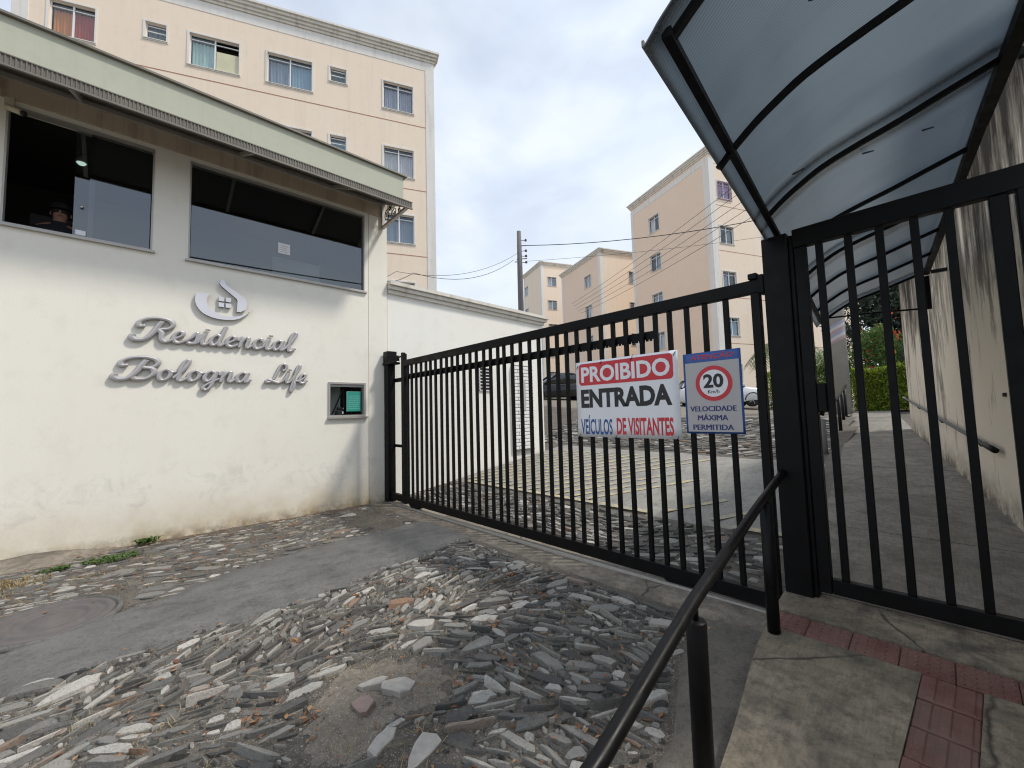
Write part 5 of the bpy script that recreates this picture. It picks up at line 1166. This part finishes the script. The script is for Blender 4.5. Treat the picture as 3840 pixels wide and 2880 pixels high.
m = holed(MB(TA), -13.0, 0.0, -0.5, 16.6, holes, 0.11); m.build('wall', M['peach'], A)
m = MB(TA); m.quad((0, 0, -0.5), (0, -11, -0.5), (0, -11, 16.6), (0, 0, 16.6)); m.quad((-13, 0, -0.5), (-13, 0, 16.6), (-13, -11, 16.6), (-13, -11, -0.5)); m.quad((-13, -11, -0.5), (-13, -11, 16.6), (0, -11, 16.6), (0, -11, -0.5)); m.quad((-13, 0, 16.55), (0, 0, 16.55), (0, -11, 16.55), (-13, -11, 16.55)); m.build('side_walls', M['peach2'], A)
for u0, u1 in ((-0.34, 0.012), (-13.012, -12.62)):
    m = MB(TA); m.box(u0, u1, -0.2, 0.02, -0.5, 16.35); m.build('corner_pilaster', M['trim'], A)
m = MB(TA); m.box(-12.62, -0.34, 0.002, 0.012, 15.95, 16.32); m.build('frieze', M['trim'], A)
cornice(TA, A, -13.0, 0.0, 16.74)
for fl in range(3):
    m = MB(TA); m.box(-12.61, -0.345, 0.002, 0.008, 13.42 - 2.76 * fl, 13.445 - 2.76 * fl); m.build('joint_line', M['joint'], A)
for ci, fl, h, k in specs:
    c = CC.get((ci, fl), cyc([('white', 'grey'), ('blind', 'blind'), ('grey', 'white'), (None, 'white'), ('blue', None)], ci * 3 + fl * 2))
    window(TA, A, *h, k, 1 if k == 's' else 2, c if k != 's' else ((c[0] or 'blind'), (c[0] or 'blind')), (ci, fl) == (2, 0), 0.16 if k == 'w' else 0.08)
# hand painted sale banner hanging in the open half of a top window
m = MB(TA); m.quad((-7.71, -0.06, 13.93), (-7.03, -0.055, 13.93), (-7.03, -0.05, 14.62), (-7.71, -0.06, 14.62)); m.quad((-7.71, -0.064, 13.93), (-7.71, -0.064, 14.62), (-7.03, -0.054, 14.62), (-7.03, -0.059, 13.93))
bn = tag(m.build('banner', plain('cream_banner', (0.62, 0.60, 0.42), 0.8, 0, 0.2, 2)), 'pale hand painted banner hanging in an open top floor window of the peach block', 'banner')
for z0, z1, mat, n in ((14.36, 14.58, plain('maroon_ink', (0.22, 0.03, 0.03), 0.8), 7), (14.12, 14.31, M['s_black'], 8), (13.95, 14.08, plain('olive_ink', (0.20, 0.20, 0.09), 0.8), 4)):
    m = MB(TA)
    for i in range(n):
        u = -7.68 + 0.63 * (i + rnd.uniform(0.05, 0.2)) / n; w = 0.63 / n * 0.85
        m.prism([(u, z0), (u + w * rnd.uniform(.5, 1), z0 + 0.01), (u + w, z1 - rnd.uniform(0, .05)), (u + w * .2, z1)], lambda a, b, d: TA((a, d - 0.047, b)), 0.0, 0.003)
    m.build('brush_mark', mat, bn)
# ---- block B on the right
PB = Vector((-8.99, 24.86, 0)); TBr = frame(PB, DU, NR); TBl = frame(PB, LU, -DU)
B = empty('apartment_block', tuple(PB), 'peach apartment block with white corner bands standing behind the car park on the right', 'apartment building')
hl, hr = [], []
for fl in range(5):
    z = 13.95 - 2.78 * fl; hl.append((4.38, 5.42, z, z + 1.15))
    for u in (0.62, 4.1, 6.2, 9.3, 11.9): hr.append((u, u + 1.06, z - 0.03 + (0.1 if u < 1 else 0), z + 1.15))
m = holed(MB(TBl), 0, 7.35, 0, 16.8, hl, 0.1); m.build('wall', M['peach2'], B)
m = holed(MB(TBr), 0, 13.45, 0, 16.8, hr, 0.1); m.build('wall', M['peach'], B)
m = MB(TBr); m.quad((13.45, 0, 0), (13.45, -7.35, 0), (13.45, -7.35, 16.8), (13.45, 0, 16.8)); m.quad((0, -7.35, 0), (0, -7.35, 16.8), (13.45, -7.35, 16.8), (13.45, -7.35, 0)); m.quad((0, 0, 16.75), (13.45, 0, 16.75), (13.45, -7.35, 16.75), (0, -7.35, 16.75)); m.build('back_walls', M['peach2'], B)
m = MB(TBr); m.box(-0.02, 0.40, -0.42, 0.02, 0, 16.5); m.build('corner_pilaster', M['trim'], B)
m = MB(TBr); m.box(13.15, 13.47, -0.3, 0.02, 0, 16.5); m.build('corner_pilaster', M['trim'], B)
m = MB(TBl); m.box(7.08, 7.37, -0.3, 0.02, 0, 16.5); m.build('corner_pilaster', M['trim'], B)
m = MB(TBl); m.box(0.42, 7.08, 0.002, 0.012, 16.15, 16.5); m.build('frieze', M['trim'], B)
m = MB(TBr); m.box(0.40, 13.15, 0.002, 0.012, 16.15, 16.5); m.build('frieze', M['trim'], B)
cornice(TBl, B, -0.0, 7.35, 17.05); cornice(TBr, B, 0.225, 13.45, 17.046)
for fl in range(4):
    m = MB(TBr); m.box(0.405, 13.14, 0.002, 0.008, 13.55 - 2.78 * fl, 13.575 - 2.78 * fl); m.build('joint_line', M['joint'], B)
m = MB(TBr); m.box(0.405, 13.14, 0.002, 0.012, 1.2, 1.9); m.build('plinth', M['trim'], B)
for i, h in enumerate(hl): window(TBl, B, *h, 'w', 2, cyc([(None, 'white'), ('grey', None), ('grey', 'grey'), ('white', 'grey'), ('blind', None)], i), False, 0.2)
for i, h in enumerate(hr): window(TBr, B, *h, 'w', 2, cyc([('lace', 'lace'), ('grey', 'blue'), ('white', 'white'), ('grey', None), ('white', 'grey'), (None, 'blind'), ('blue', 'grey')], i), False, 0.18)
m = MB(TBr)                                                        # purple window guard on the top floor
for i in range(8): m.box(0.60 + 0.155 * i, 0.625 + 0.155 * i, 0.03, 0.05, 13.95, 15.0)
for z in (13.95, 14.45, 14.98): m.box(0.58, 1.74, 0.052, 0.068, z, z + 0.025)
tag(m.build('window_guard', plain('purple_metal', (0.30, 0.16, 0.34), 0.6)), 'purple metal guard over a top floor window of the right hand block', 'window guard')
# ---- two more blocks further off
def block(P, lw, rw, zt, zg, lab, lws, rws, zf, mat1, mat2, red=False):
    P = Vector(P); Tr = frame(P, DU, NR); Tl = frame(P, LU, -DU)
    R_ = empty('apartment_block', tuple(P), lab, 'apartment building')
    hl = [(a, b, zf - 2.76 * f, zf + 1.08 - 2.76 * f) for f in range(5) for a, b in lws]; hr = [(a, b, zf - 2.76 * f, zf + 1.08 - 2.76 * f) for f in range(5) for a, b in rws]
    m = holed(MB(Tl), 0, lw, zg, zt - 0.2, hl, 0.1); m.build('wall', mat1, R_); m = holed(MB(Tr), 0, rw, zg, zt - 0.2, hr, 0.1); m.build('wall', mat2, R_)
    m = MB(Tr); m.quad((rw, 0, zg), (rw, -lw, zg), (rw, -lw, zt - 0.2), (rw, 0, zt - 0.2)); m.quad((0, -lw, zg), (0, -lw, zt - 0.2), (rw, -lw, zt - 0.2), (rw, -lw, zg)); m.quad((0, 0, zt - 0.25), (rw, 0, zt - 0.25), (rw, -lw, zt - 0.25), (0, -lw, zt - 0.25)); m.build('back_walls', mat1, R_)
    m = MB(Tr); m.box(-0.02, 0.32, -0.34, 0.02, zg, zt - 0.4); m.build('corner_pilaster', M['trim'], R_)
    m = MB(Tl); m.box(lw - 0.3, lw + 0.02, -0.3, 0.02, zg, zt - 0.4); m.build('corner_pilaster', M['trim'], R_)
    cornice(Tl, R_, 0, lw, zt); cornice(Tr, R_, 0.225, rw, zt - 0.004)
    for i, h in enumerate(hl): window(Tl, R_, *h, 'w', 2, cyc([('grey', 'grey'), ('white', None), ('blind', 'grey')], i), False, 0.18)
    for i, h in enumerate(hr): window(Tr, R_, *h, 'w', 2, cyc([('white', 'grey'), (None, 'grey'), ('lace', 'white')], i), False, 0.18)
    if red:
        m = MB(Tr); m.add([(1.0, -0.6, zt - 0.2), (rw, -0.6, zt - 0.2), (rw, -lw, zt - 0.2), (1.0, -lw, zt - 0.2), (1.6, -2.0, zt + 0.75), (rw, -2.0, zt + 0.75), (rw, -lw + 0.8, zt + 0.75), (1.6, -lw + 0.8, zt + 0.75)], [(0, 1, 5, 4), (1, 2, 6, 5), (2, 3, 7, 6), (3, 0, 4, 7), (4, 5, 6, 7)]); m.build('tiled_roof', M['rooftile'], R_)
    return R_
block((-19.74, 29.06, 0), 6.95, 10.0, 15.35, 1.2, 'peach apartment block partly hidden behind the right hand block', [(1.52, 2.62)], [(2.9, 3.9), (6.5, 7.6)], 12.55, M['peach2'], M['peach'])
block((-31.19, 34.09, 0), 5.15, 12.0, 18.75, 2.0, 'pale apartment block with a low red tiled roof behind the utility pole', [(3.85, 4.95)], [(0.8, 1.93), (4.2, 5.3), (7.6, 8.7)], 15.98, M['peach'], M['peach'], True)
block((-66.0, 50.0, 0), 5.0, 6.0, 19.4, 3.0, 'small distant orange block just showing above the garden wall coping', [(1.4, 2.6)], [(1.6, 2.8)], 16.2, M['peach2'], M['peach2'])
# low boundary wall and small grey building between the cars and block C
m = MB(); m.bar((-20.0, 24.0, 3.0), (-13.5, 27.6, 2.7), 0.2, 1.6); tag(m.build('boundary_wall', M['trim']), 'low pale boundary wall behind the dark parked car', 'wall')

# ------------------------------------------------------------------ utility poles and cables
r = empty('utility_pole', (-13.3, 13.1, 1.2), 'slim dark utility pole with insulators rising above the garden wall', 'utility pole')
part('pole', lambda m: m.tube([(-13.3, 13.1, 0.5), (-13.29, 13.09, 7.9), (-13.28, 13.08, 9.95)], [0.16, 0.125, 0.095], 12), M['polegrey'], r)
for z in (9.5, 9.0, 8.75, 8.45):
    part('insulator', lambda m: (m.tube([(-13.28, 13.08, z), (-13.28 + 0.20, 13.08 + 0.18, z + 0.0)], 0.014, 6), m.lathe((-13.28 + 0.23, 13.08 + 0.20, z - 0.05), [(0.03, 0.0), (0.06, 0.02), (0.04, 0.05), (0.06, 0.07), (0.03, 0.11)], 10)), M['ceramic'], r)
part('bracket', lambda m: (m.bar((-13.36, 13.0, 9.25), (-13.05, 13.28, 9.25), 0.03, 0.03), m.bar((-13.38, 12.98, 8.62), (-13.0, 13.3, 8.62), 0.03, 0.03), m.bar((-13.45, 12.92, 8.5), (-13.3, 13.1, 8.5), 0.03)), M['wire'], r)
r = empty('utility_pole', (-2.17, 14.9, 1.0), 'thick concrete utility pole with a faded striped sticker standing beside the path', 'utility pole')
part('pole', lambda m: m.tube([(-2.17, 14.9, 0.8), (-2.15, 14.9, 5.0), (-2.12, 14.9, 9.4)], [0.215, 0.19, 0.16], 18), M['pole'], r)
def stick(m, k):
    n = 8
    for i in range(n):
        a0, a1 = math.radians(-150 + 130 * i / n), math.radians(-150 + 130 * (i + 1) / n); z0, z1 = 3.15 + 0.09 * k + 0.03 * i, 3.15 + 0.09 * k + 0.03 * (i + 1)
        m.quad((-2.16 + .207 * math.cos(a0), 14.9 + .207 * math.sin(a0), z0), (-2.16 + .207 * math.cos(a1), 14.9 + .207 * math.sin(a1), z1), (-2.16 + .207 * math.cos(a1), 14.9 + .207 * math.sin(a1), z1 + 0.088), (-2.16 + .207 * math.cos(a0), 14.9 + .207 * math.sin(a0), z0 + 0.088))
for k in range(6): part('sticker_stripe', lambda m: stick(m, k), [signpaint('faded_red', (0.40, 0.27, 0.27), 0.7), signpaint('faded_white', (0.5, 0.48, 0.46), 0.7), signpaint('faded_blue', (0.30, 0.31, 0.40), 0.7)][k % 3], r)
def cable(pts, r, label, sag=0.0, group=None):
    P = []
    for a, b in zip(pts, pts[1:]):
        a = Vector(a); b = Vector(b)
        for i in range(12): t = i / 12; p = a.lerp(b, t); p.z -= sag * 4 * t * (1 - t); P.append(p)
    P.append(Vector(pts[-1])); m = MB(); m.tube(P, r, 5)
    return tag(m.build('overhead_cable', M['wire']), label, 'cable', group)
cable([(-13.05, 13.28, 9.25), (-3.0, 19.5, 9.2), (14, 30, 11)], 0.017, 'thick black cable running right from the slim pole across the peach block', 0.35)
cable([(-13.05, 13.28, 8.5), (-3.5, 21.0, 8.9)], 0.007, 'fine cable just below the thick one right of the slim pole', 0.15)
cable([(-13.5, 12.9, 8.6), (-11.6, 6.6, 6.1), (-10.6, 3.0, 5.4)], 0.010, 'single cable running left from the slim pole towards the gatehouse', 0.5)
cable([(-13.3, 13.0, 8.9), (-12.2, 6.3, 6.25), (-11.0, 3.0, 5.6)], 0.008, 'upper thin cable passing in front of the left block corner', 0.5)
for k in range(5):
    a = (-16.2 + 0.25 * k, 20.5 - 0.1 * k, 8.35 - 0.22 * k); b = (-0.4, 11.9, 8.9 - 0.36 * k)
    cable([a, b, (1.5, 9.0, 9.3 - 0.4 * k)], 0.008, ['uppermost', 'second from the top', 'middle one', 'second from the bottom', 'lowest'][k] + ' of five thin cables slanting up across the right hand block', 0.25, 'parallel cables across the right hand block')
cable([(5.0, 1.29 - 3, 7.6), (5.0, 7.16 + 4, 8.1)], 0.03, 'cable across the street reflected in the guard room glass', 0.1)

# ------------------------------------------------------------------ cars
def car(name, loc, rz_, paint, label, Lc=3.95, Wd=1.68):
    R0 = Matrix.Translation(loc) @ Matrix.Rotation(rz_, 4, 'Z'); T = lambda p: R0 @ Vector(p)
    r = empty(name, loc, label, 'car'); h = Wd / 2; k = Lc / 3.95
    def loft(m, secs, smooth=True):
        n = len(secs[0]); b = len(m.v); m.smooth = smooth
        for s in secs: m.v += [tuple(m.T(p)) for p in s]
        for i in range(len(secs) - 1):
            for j in range(n): m.f.append([b + i * n + j, b + i * n + (j + 1) % n, b + (i + 1) * n + (j + 1) % n, b + (i + 1) * n + j]); m.m.append(0); m.sm.append(smooth)
        m.f.append([b + j for j in range(n - 1, -1, -1)]); m.f.append([b + (len(secs) - 1) * n + j for j in range(n)]); m.m += [0, 0]; m.sm += [False, False]
    def sec(x, zb, zt, w, cr=0.09): return [(x * k, -w, zb + 0.06), (x * k, -w * 1.0, (zb + zt) / 2), (x * k, -w * .97, zt - cr), (x * k, -w * .88, zt), (x * k, 0, zt + .02), (x * k, w * .88, zt), (x * k, w * .97, zt - cr), (x * k, w, (zb + zt) / 2), (x * k, w, zb + 0.06), (x * k, w * .9, zb), (x * k, 0, zb), (x * k, -w * .9, zb)]
    B_ = [(-1.97, .42, .72, .70), (-1.93, .30, .88, .79), (-1.70, .24, .95, .83), (-0.9, .22, .95, .84), (0.6, .22, .93, .84), (0.95, .22, .91, .84), (1.45, .24, .84, .82), (1.78, .28, .76, .77), (1.93, .32, .66, .70), (1.97, .38, .58, .62)]
    m = MB(T); loft(m, [sec(*s) for s in B_]); body = m.build('body', paint, r)
    m = MB(T); loft(m, [[(x * k, -w, .90), (x * k + o, -w * q, z), (x * k + o, w * q, z), (x * k, w, .90)] for x, w, z, q, o in ((-1.86, .72, .96, .92, 0), (-1.55, .77, 1.36, .82, .05), (-1.1, .79, 1.43, .80, 0), (0.0, .80, 1.45, .80, 0), (0.25, .80, 1.40, .80, -.02), (0.95, .76, .94, .92, 0))], True); m.build('glasshouse', M['glass_car'], r)
    m = MB(T); loft(m, [[(x * k, -w, z - .03), (x * k, -w * .9, z + .02), (x * k, 0, z + .04), (x * k, w * .9, z + .02), (x * k, w, z - .03), (x * k, 0, z - .035)] for x, w, z in ((-1.62, .58, 1.35), (-1.4, .63, 1.42), (-0.6, .65, 1.455), (0.02, .64, 1.455), (0.25, .60, 1.41))]); m.build('roof', paint, r)
    for sy in (-1, 1):
        for p in ([(0.93, .79, .93), (0.24, .66, 1.41)], [(-0.35, .81, .93), (-0.38, .655, 1.44)], [(-1.80, .75, .97), (-1.50, .63, 1.38)]): m = MB(T); m.bar((p[0][0] * k, p[0][1] * sy, p[0][2]), (p[1][0] * k, p[1][1] * sy, p[1][2]), .07, .045); m.build('pillar', paint, r)
        m = MB(T); m.bbox(.72 * k, .90 * k, sy * .86 - .07, sy * .86 + .07, .93, 1.05, .03); m.build('mirror', paint, r)
        m = MB(T); m.add([(1.72 * k, .56 * sy, .60), (1.90 * k, .50 * sy, .60), (1.84 * k, .50 * sy, .74), (1.60 * k, .765 * sy, .755), (1.66 * k, .785 * sy, .62)], [(0, 1, 2, 3, 4)] if sy > 0 else [(4, 3, 2, 1, 0)]); m.build('headlight', M['lamp'], r)
        m = MB(T); m.bbox(-1.985 * k, -1.90 * k, sy * .64 - .1, sy * .64 + .1, .70, .90, .02); m.build('tail_light', M['tail'], r)
        m = MB(T); m.bbox(-0.15 * k, 0.02 * k, sy * .842 - .012, sy * .842 + .012, .80, .825, .004); m.build('door_handle', M['plastic'], r)
        for wx in (-1.22, 1.22):
            m = MB(T); m.lathe((wx * k, sy * (h - .12), .305), [(.17, -.10), (.29, -.10), (.308, -.07), (.308, .07), (.29, .10), (.20, .10)], 24, 1); wh = m.build('wheel', M['tyre'], r)
            m = MB(T); y = sy * (h - .02); m.lathe((wx * k, sy * (h - .055), .305), [(.0, -.03), (.20, -.03), (.20, .03), (.185, .03), (.18, .012), (.0, .012)], 24, 1)
            for q in range(5): a = 2 * math.pi * q / 5; m.bar((wx * k, sy * (h - .03), .305), (wx * k + .185 * math.cos(a), sy * (h - .03), .305 + .185 * math.sin(a)), .02, .05, (0, 1, 0) if abs(math.cos(a)) < 2 else (0, 0, 1))
            m.build('rim', M['rim'], wh)
            m = MB(T)
            for q in range(13):
                a0, a1 = math.pi * q / 13, math.pi * (q + 1) / 13; R1, R2 = .345, .395; yy_ = sy * .846
                m.add([(wx * k + R1 * math.cos(a0), yy_, .305 + R1 * math.sin(a0)), (wx * k + R1 * math.cos(a1), yy_, .305 + R1 * math.sin(a1)), (wx * k + .30 * math.cos(a1), yy_ + .004 * sy, .305 + .30 * math.sin(a1)), (wx * k + .30 * math.cos(a0), yy_ + .004 * sy, .305 + .30 * math.sin(a0))], [(0, 1, 2, 3)])
            m.build('wheel_arch', M['plastic'], r)
    m = MB(T); m.bbox(1.90 * k, 1.985 * k, -.5, .5, .36, .56, .03); m.build('grille', M['plastic'], r)
    m = MB(T); m.bbox(1.965 * k, 1.992 * k, -.2, .2, .42, .53, .006); m.build('number_plate', M['s_grey'], r)
    return r
zc = g(-7.6, 20.6); car('parked_car', (-7.62, 20.55, zc + 0.0), math.radians(37), M['carwhite'], 'white hatchback parked behind the speed limit sign', 3.9)
zc = g(-13.0, 17.0); car('parked_car', (-14.35, 16.6, zc + 0.02), math.radians(-118), M['carblack'], 'black car parked uphill behind the left edge of the entry sign', 3.9)

# ------------------------------------------------------------------ planting
def leaves(m, pts, size, rng, flat=0.4, asp=0.5):
    for p in pts:
        d = Vector(rng.normal(0, 1, 3)); d.z = abs(d.z) * flat + 0.1; d.normalize(); s = d.cross(Vector(rng.normal(0, 1, 3)))
        if s.length < 1e-3: continue
        s.normalize(); t = s.cross(d); l = size * rng.uniform(0.6, 1.3); w = l * asp; p = Vector(p)
        m.add([p - s * l, p - t * w * 0.6 - s * l * 0.1, p + s * l, p + t * w * 0.6 - s * l * 0.1], [(0, 1, 2, 3)])
def blobpts(n, c, rad, rng, clumps=14, shell=0.55):
    cl = []
    while len(cl) < clumps:
        v = rng.uniform(-1, 1, 3)
        if v @ v < 1: cl.append(v * 0.78)
    o = []
    for _ in range(n):
        q = cl[rng.integers(0, clumps)]; d = rng.normal(0, 1, 3); d /= np.linalg.norm(d); v = q + d * 0.42 * rng.uniform(shell, 1)
        o.append((c[0] + v[0] * rad[0], c[1] + v[1] * rad[1], c[2] + v[2] * rad[2]))
    return o
def bush(name, base, c, rad, n, size, mat, label, cat, seed, flowers=0, clumps=14, trunk=0.06):
    rng = np.random.default_rng(seed); r = empty(name, base, label, cat)
    m = MB(); leaves(m, blobpts(n, c, rad, rng, clumps), size, rng); m.build('crown', mat, r)
    m = MB(); m.tube([base, (base[0] + .05, base[1], (base[2] + c[2]) / 2), c], [trunk, trunk * .8, trunk * .4], 7)
    for _ in range(6): v = rng.uniform(-.6, .6, 3); m.tube([(base[0] + .05, base[1], (base[2] + c[2]) / 2), (c[0] + v[0] * rad[0], c[1] + v[1] * rad[1], c[2] + v[2] * rad[2])], [trunk * .5, trunk * .2], 5)
    m.build('trunk', M['bark'], r)
    if flowers:
        m = MB(); pts = [p for p in blobpts(flowers * 3, c, (rad[0] * 1.03, rad[1] * 1.03, rad[2] * 1.05), rng, clumps, .9)][:flowers]; leaves(m, pts, size * .9, rng, 0.6, 0.8); m.build('flowers', M['flower'], r)
    return r
# clipped hedge across the end of the path, in two runs either side of the pole
rng = np.random.default_rng(5)
def hedge(x0, x1, y0, y1, zb, zt, label, n):
    r = empty('hedge', ((x0 + x1) / 2, (y0 + y1) / 2, zb), label, 'hedge'); m = MB(); P = []
    for _ in range(n):
        x, y, z = rng.uniform(x0, x1), rng.uniform(y0, y1), rng.uniform(zb, zt); k = rng.integers(0, 4)
        if k == 0: y = y0 + abs(rng.normal(0, .05))
        elif k == 1: z = zt + rng.normal(0, .05)
        P.append((x, y, z + 0.05 * math.sin(x * 5)))
    leaves(m, P, 0.052, rng, 0.6, 0.6); m.build('foliage', M['lf_hedge'], r)
    m = MB()
    for i in range(int((x1 - x0) / 0.3)): x = x0 + 0.15 + 0.3 * i; m.tube([(x, (y0 + y1) / 2, zb - .1), (x + .04, (y0 + y1) / 2, zt - .25)], .018, 5)
    m.build('stems', M['bark'], r)
hedge(-1.95, -0.55, 15.35, 16.1, 1.28, 2.42, 'clipped lime green hedge closing the end of the footpath', 15000)
hedge(-6.4, -2.35, 22.0, 22.9, 1.25, 2.98, 'clipped lime green hedge left of the concrete pole beside the car park', 14000)
bush('flowering_shrub', (-1.45, 18.3, 1.3), (-1.45, 18.4, 3.05), (0.95, 0.8, 1.35), 5200, 0.075, M['lf_mid'], 'tall green shrub with red orange flowers behind the hedge', 'shrub', 3, 150)
bush('shrub', (-3.0, 18.9, 1.3), (-2.9, 19.0, 2.75), (0.75, 0.7, 0.95), 2600, 0.07, M['lf_mid'], 'rounded green shrub between the concrete pole and the flowering shrub', 'shrub', 4)
bush('dark_tree', (-2.0, 27, 1.3), (-2.0, 27.2, 5.9), (2.3, 2.2, 3.6), 9000, 0.15, M['lf_dark'], 'dark dense conifer rising behind the flowering shrub', 'tree', 6, 0, 22, 0.2)
bush('dark_tree', (0.9, 24, 1.3), (0.9, 24.2, 5.0), (1.7, 1.8, 3.3), 7000, 0.13, M['lf_dark'], 'dark tree beyond the far end of the weathered wall', 'tree', 8, 0, 20, 0.18)
bush('shrub', (-0.5, 15.7, 1.3), (-0.45, 15.9, 2.5), (0.55, 0.5, 1.1), 2600, 0.09, M['lf_dark'], 'dark leafy shrub at the end of the weathered wall beside the hedge', 'shrub', 9)
def palm(base, top, n, ln, label, seed):
    rng = np.random.default_rng(seed); r = empty('palm', base, label, 'palm'); b = Vector(base); t = Vector(top)
    part('trunk', lambda m: m.tube([b, b.lerp(t, .5) + Vector((.04, 0, 0)), t], [.11, .085, .07], 9), M['bark'], r)
    for i in range(n):
        a = 2 * math.pi * i / n + rng.uniform(-.2, .2); up = rng.uniform(.25, 1.0); L_ = ln * rng.uniform(.8, 1.1); d = Vector((math.cos(a), math.sin(a), 0)); pts = []
        for q in range(9): s = q / 8; pts.append(t + d * (L_ * s * .9) + Vector((0, 0, L_ * (up * s - (up + .45) * s * s))))
        m = MB(); m.tube(pts, [.014 - .0013 * q for q in range(9)], 4)
        for q in range(1, 8):
            for f in (0.0, 0.33, 0.66):
                p = pts[q].lerp(pts[q + 1], f); dd = (pts[q + 1] - pts[q - 1]).normalized(); sd = dd.cross(Vector((0, 0, 1))).normalized(); l = .40 * math.sin(math.pi * (q + f) / 9.2) + .1
                for sg in (-1, 1): e = p + sd * sg * l * .8 + dd * l * .5 - Vector((0, 0, l * .38)); m.add([p, p + dd * .035, e, e - dd * .012], [(0, 1, 2, 3)])
        m.build('frond', M['lf_palm'], r)
palm((-3.95, 16.6, 1.3), (-3.9, 16.65, 3.55), 13, 1.55, 'small palm with arching fronds behind the black gate column', 3)
# ------------------------------------------------------------------ weeds, dry grass, fallen leaves
rng = np.random.default_rng(21)
def zfloor(x, y): return nz(x, y) if y < 3.06 else g(x, y)
def tuft(name, c, n, rad, h, mat, label, cat, leafy=False):
    m = MB()
    for _ in range(n):
        a = rng.uniform(0, 6.28); q = rad * math.sqrt(rng.uniform()); x, y = c[0] + q * math.cos(a) * 0.7, c[1] + q * math.sin(a) * 1.3; x = max(x, -6.985)
        z = zfloor(x, y); b = rng.uniform(0, 6.28); l = h * rng.uniform(.5, 1.2); lean = rng.uniform(.2, .9) * l; d = Vector((math.cos(b), math.sin(b), 0)); s = Vector((-d.y, d.x, 0)) * (.0035 if not leafy else .012)
        p = Vector((x, y, z)); k = p + d * lean * .4 + Vector((0, 0, l * .6)); e = p + d * lean + Vector((0, 0, l * (.75 if not leafy else .55)))
        if k.x < -6.99 or e.x < -6.99: continue
        if leafy: m.add([p + Vector((0, 0, l * .2)), k + s, e, k - s], [(0, 1, 2, 3)])
        else: m.add([p - s, p + s, k + s * .8, k - s * .8, e], [(0, 1, 2, 3), (3, 2, 4)])
    return tag(m.build(name, mat), label, cat)
tuft('weed_patch', (-6.45, -0.10), 330, 0.19, 0.06, M['weed'], 'fresh green weed patch at the foot of the cream wall', 'weeds', True)
tuft('weed_patch', (-6.42, -0.52), 130, 0.10, 0.055, M['weed'], 'small dark green weed clump left of the bigger weed patch', 'weeds', True)
tuft('weed_patch', (-6.90, 0.20), 110, 0.08, 0.13, M['weed'], 'upright weed growing against the cream wall', 'weeds', True)
tuft('dry_grass', (-6.15, -0.85), 380, 0.26, 0.06, M['straw'], 'dry yellow grass clump at the left edge below the cream wall', 'grass')
m = MB()
def blades(n, fx, h):
    for _ in range(n):
        x, y = fx(); z = zfloor(x, y); b = rng.uniform(0, 6.28); l = h * rng.uniform(.4, 1.2); d = Vector((math.cos(b), math.sin(b), 0)); s = Vector((-d.y, d.x, 0)) * .0028; p = Vector((x, y, z - .004)); e = p + d * l * rng.uniform(.5, 1.4) + Vector((0, 0, l * rng.uniform(.15, .8)))
        if e.x < -6.99: continue
        m.add([p - s, p + s, e], [(0, 1, 2)])
cen = [(rng.uniform(-6.9, -5.2), rng.uniform(-1.2, 2.6)) for _ in range(46)] + [(rng.uniform(-3.5, -1.2), rng.uniform(-0.4, 2.7)) for _ in range(34)]
for c in cen: blades(46, lambda: (c[0] + rng.normal(0, .055), c[1] + rng.normal(0, .075)), 0.05)
m.build('dry_grass_tufts', M['straw'], kind='stuff')
m = MB()
def litter(n, fx, s0):
    for _ in range(n):
        x, y = fx(); z = zfloor(x, y) + rng.uniform(.004, .03); a = rng.uniform(0, 6.28); l = s0 * rng.uniform(.5, 1.5); w = l * rng.uniform(.3, .55); d = Vector((math.cos(a), math.sin(a), rng.uniform(-.25, .25))); s = Vector((-d.y, d.x, rng.uniform(-.3, .3))); p = Vector((x, y, z)); c = Vector((0, 0, l * rng.uniform(.05, .3)))
        if min(p.x - l, p.x - w) < -6.98: continue
        m.add([p - d * l, p - s * w + c, p + d * l, p + s * w + c, p], [(0, 1, 4), (1, 2, 4), (2, 3, 4), (3, 0, 4)])
litter(900, lambda: (rng.uniform(-6.95, -5.0), rng.uniform(-1.3, 3.0)), .016)
litter(260, lambda: (-6.93 + abs(rng.normal(0, .10)), rng.uniform(-1.3, 3.2)), .018)
litter(620, lambda: (rng.uniform(-4.0, -1.1), rng.uniform(-0.6, 2.95)), .014)
for _ in range(26):
    c = (rng.uniform(-3.6, -1.1), rng.uniform(-.3, 2.7)); litter(9, lambda: (c[0] + rng.normal(0, .03), c[1] + rng.normal(0, .03)), .02)
litter(120, lambda: (rng.uniform(-6.6, -4.2), rng.uniform(2.7, 3.3)), .014)
m.build('leaf_litter', M['litter'], kind='stuff')
m = MB()                                                             # loose grit and chips
for _ in range(2600):
    if rng.uniform() < .45: x, y = rng.normal(-2.2, .35), rng.normal(1.0, .30)
    else: x, y = rng.uniform(-6.9, -0.95), rng.uniform(-1.0, 3.0)
    if e_up(y) < x < e_lo(y) and rng.uniform() < .8: continue
    z = zfloor(x, y) + (0.02 if e_up(y) < x < e_lo(y) else -0.004); s = rng.uniform(.003, .011); v = [Vector((x, y, z)) + Vector(rng.uniform(-1, 1, 3)) * s for _ in range(4)]; v[0].z = z + s * 1.1
    m.add(v, [(0, 1, 2), (0, 2, 3), (0, 3, 1), (1, 3, 2)])
m.build('grit', M['stone_i'], kind='stuff')
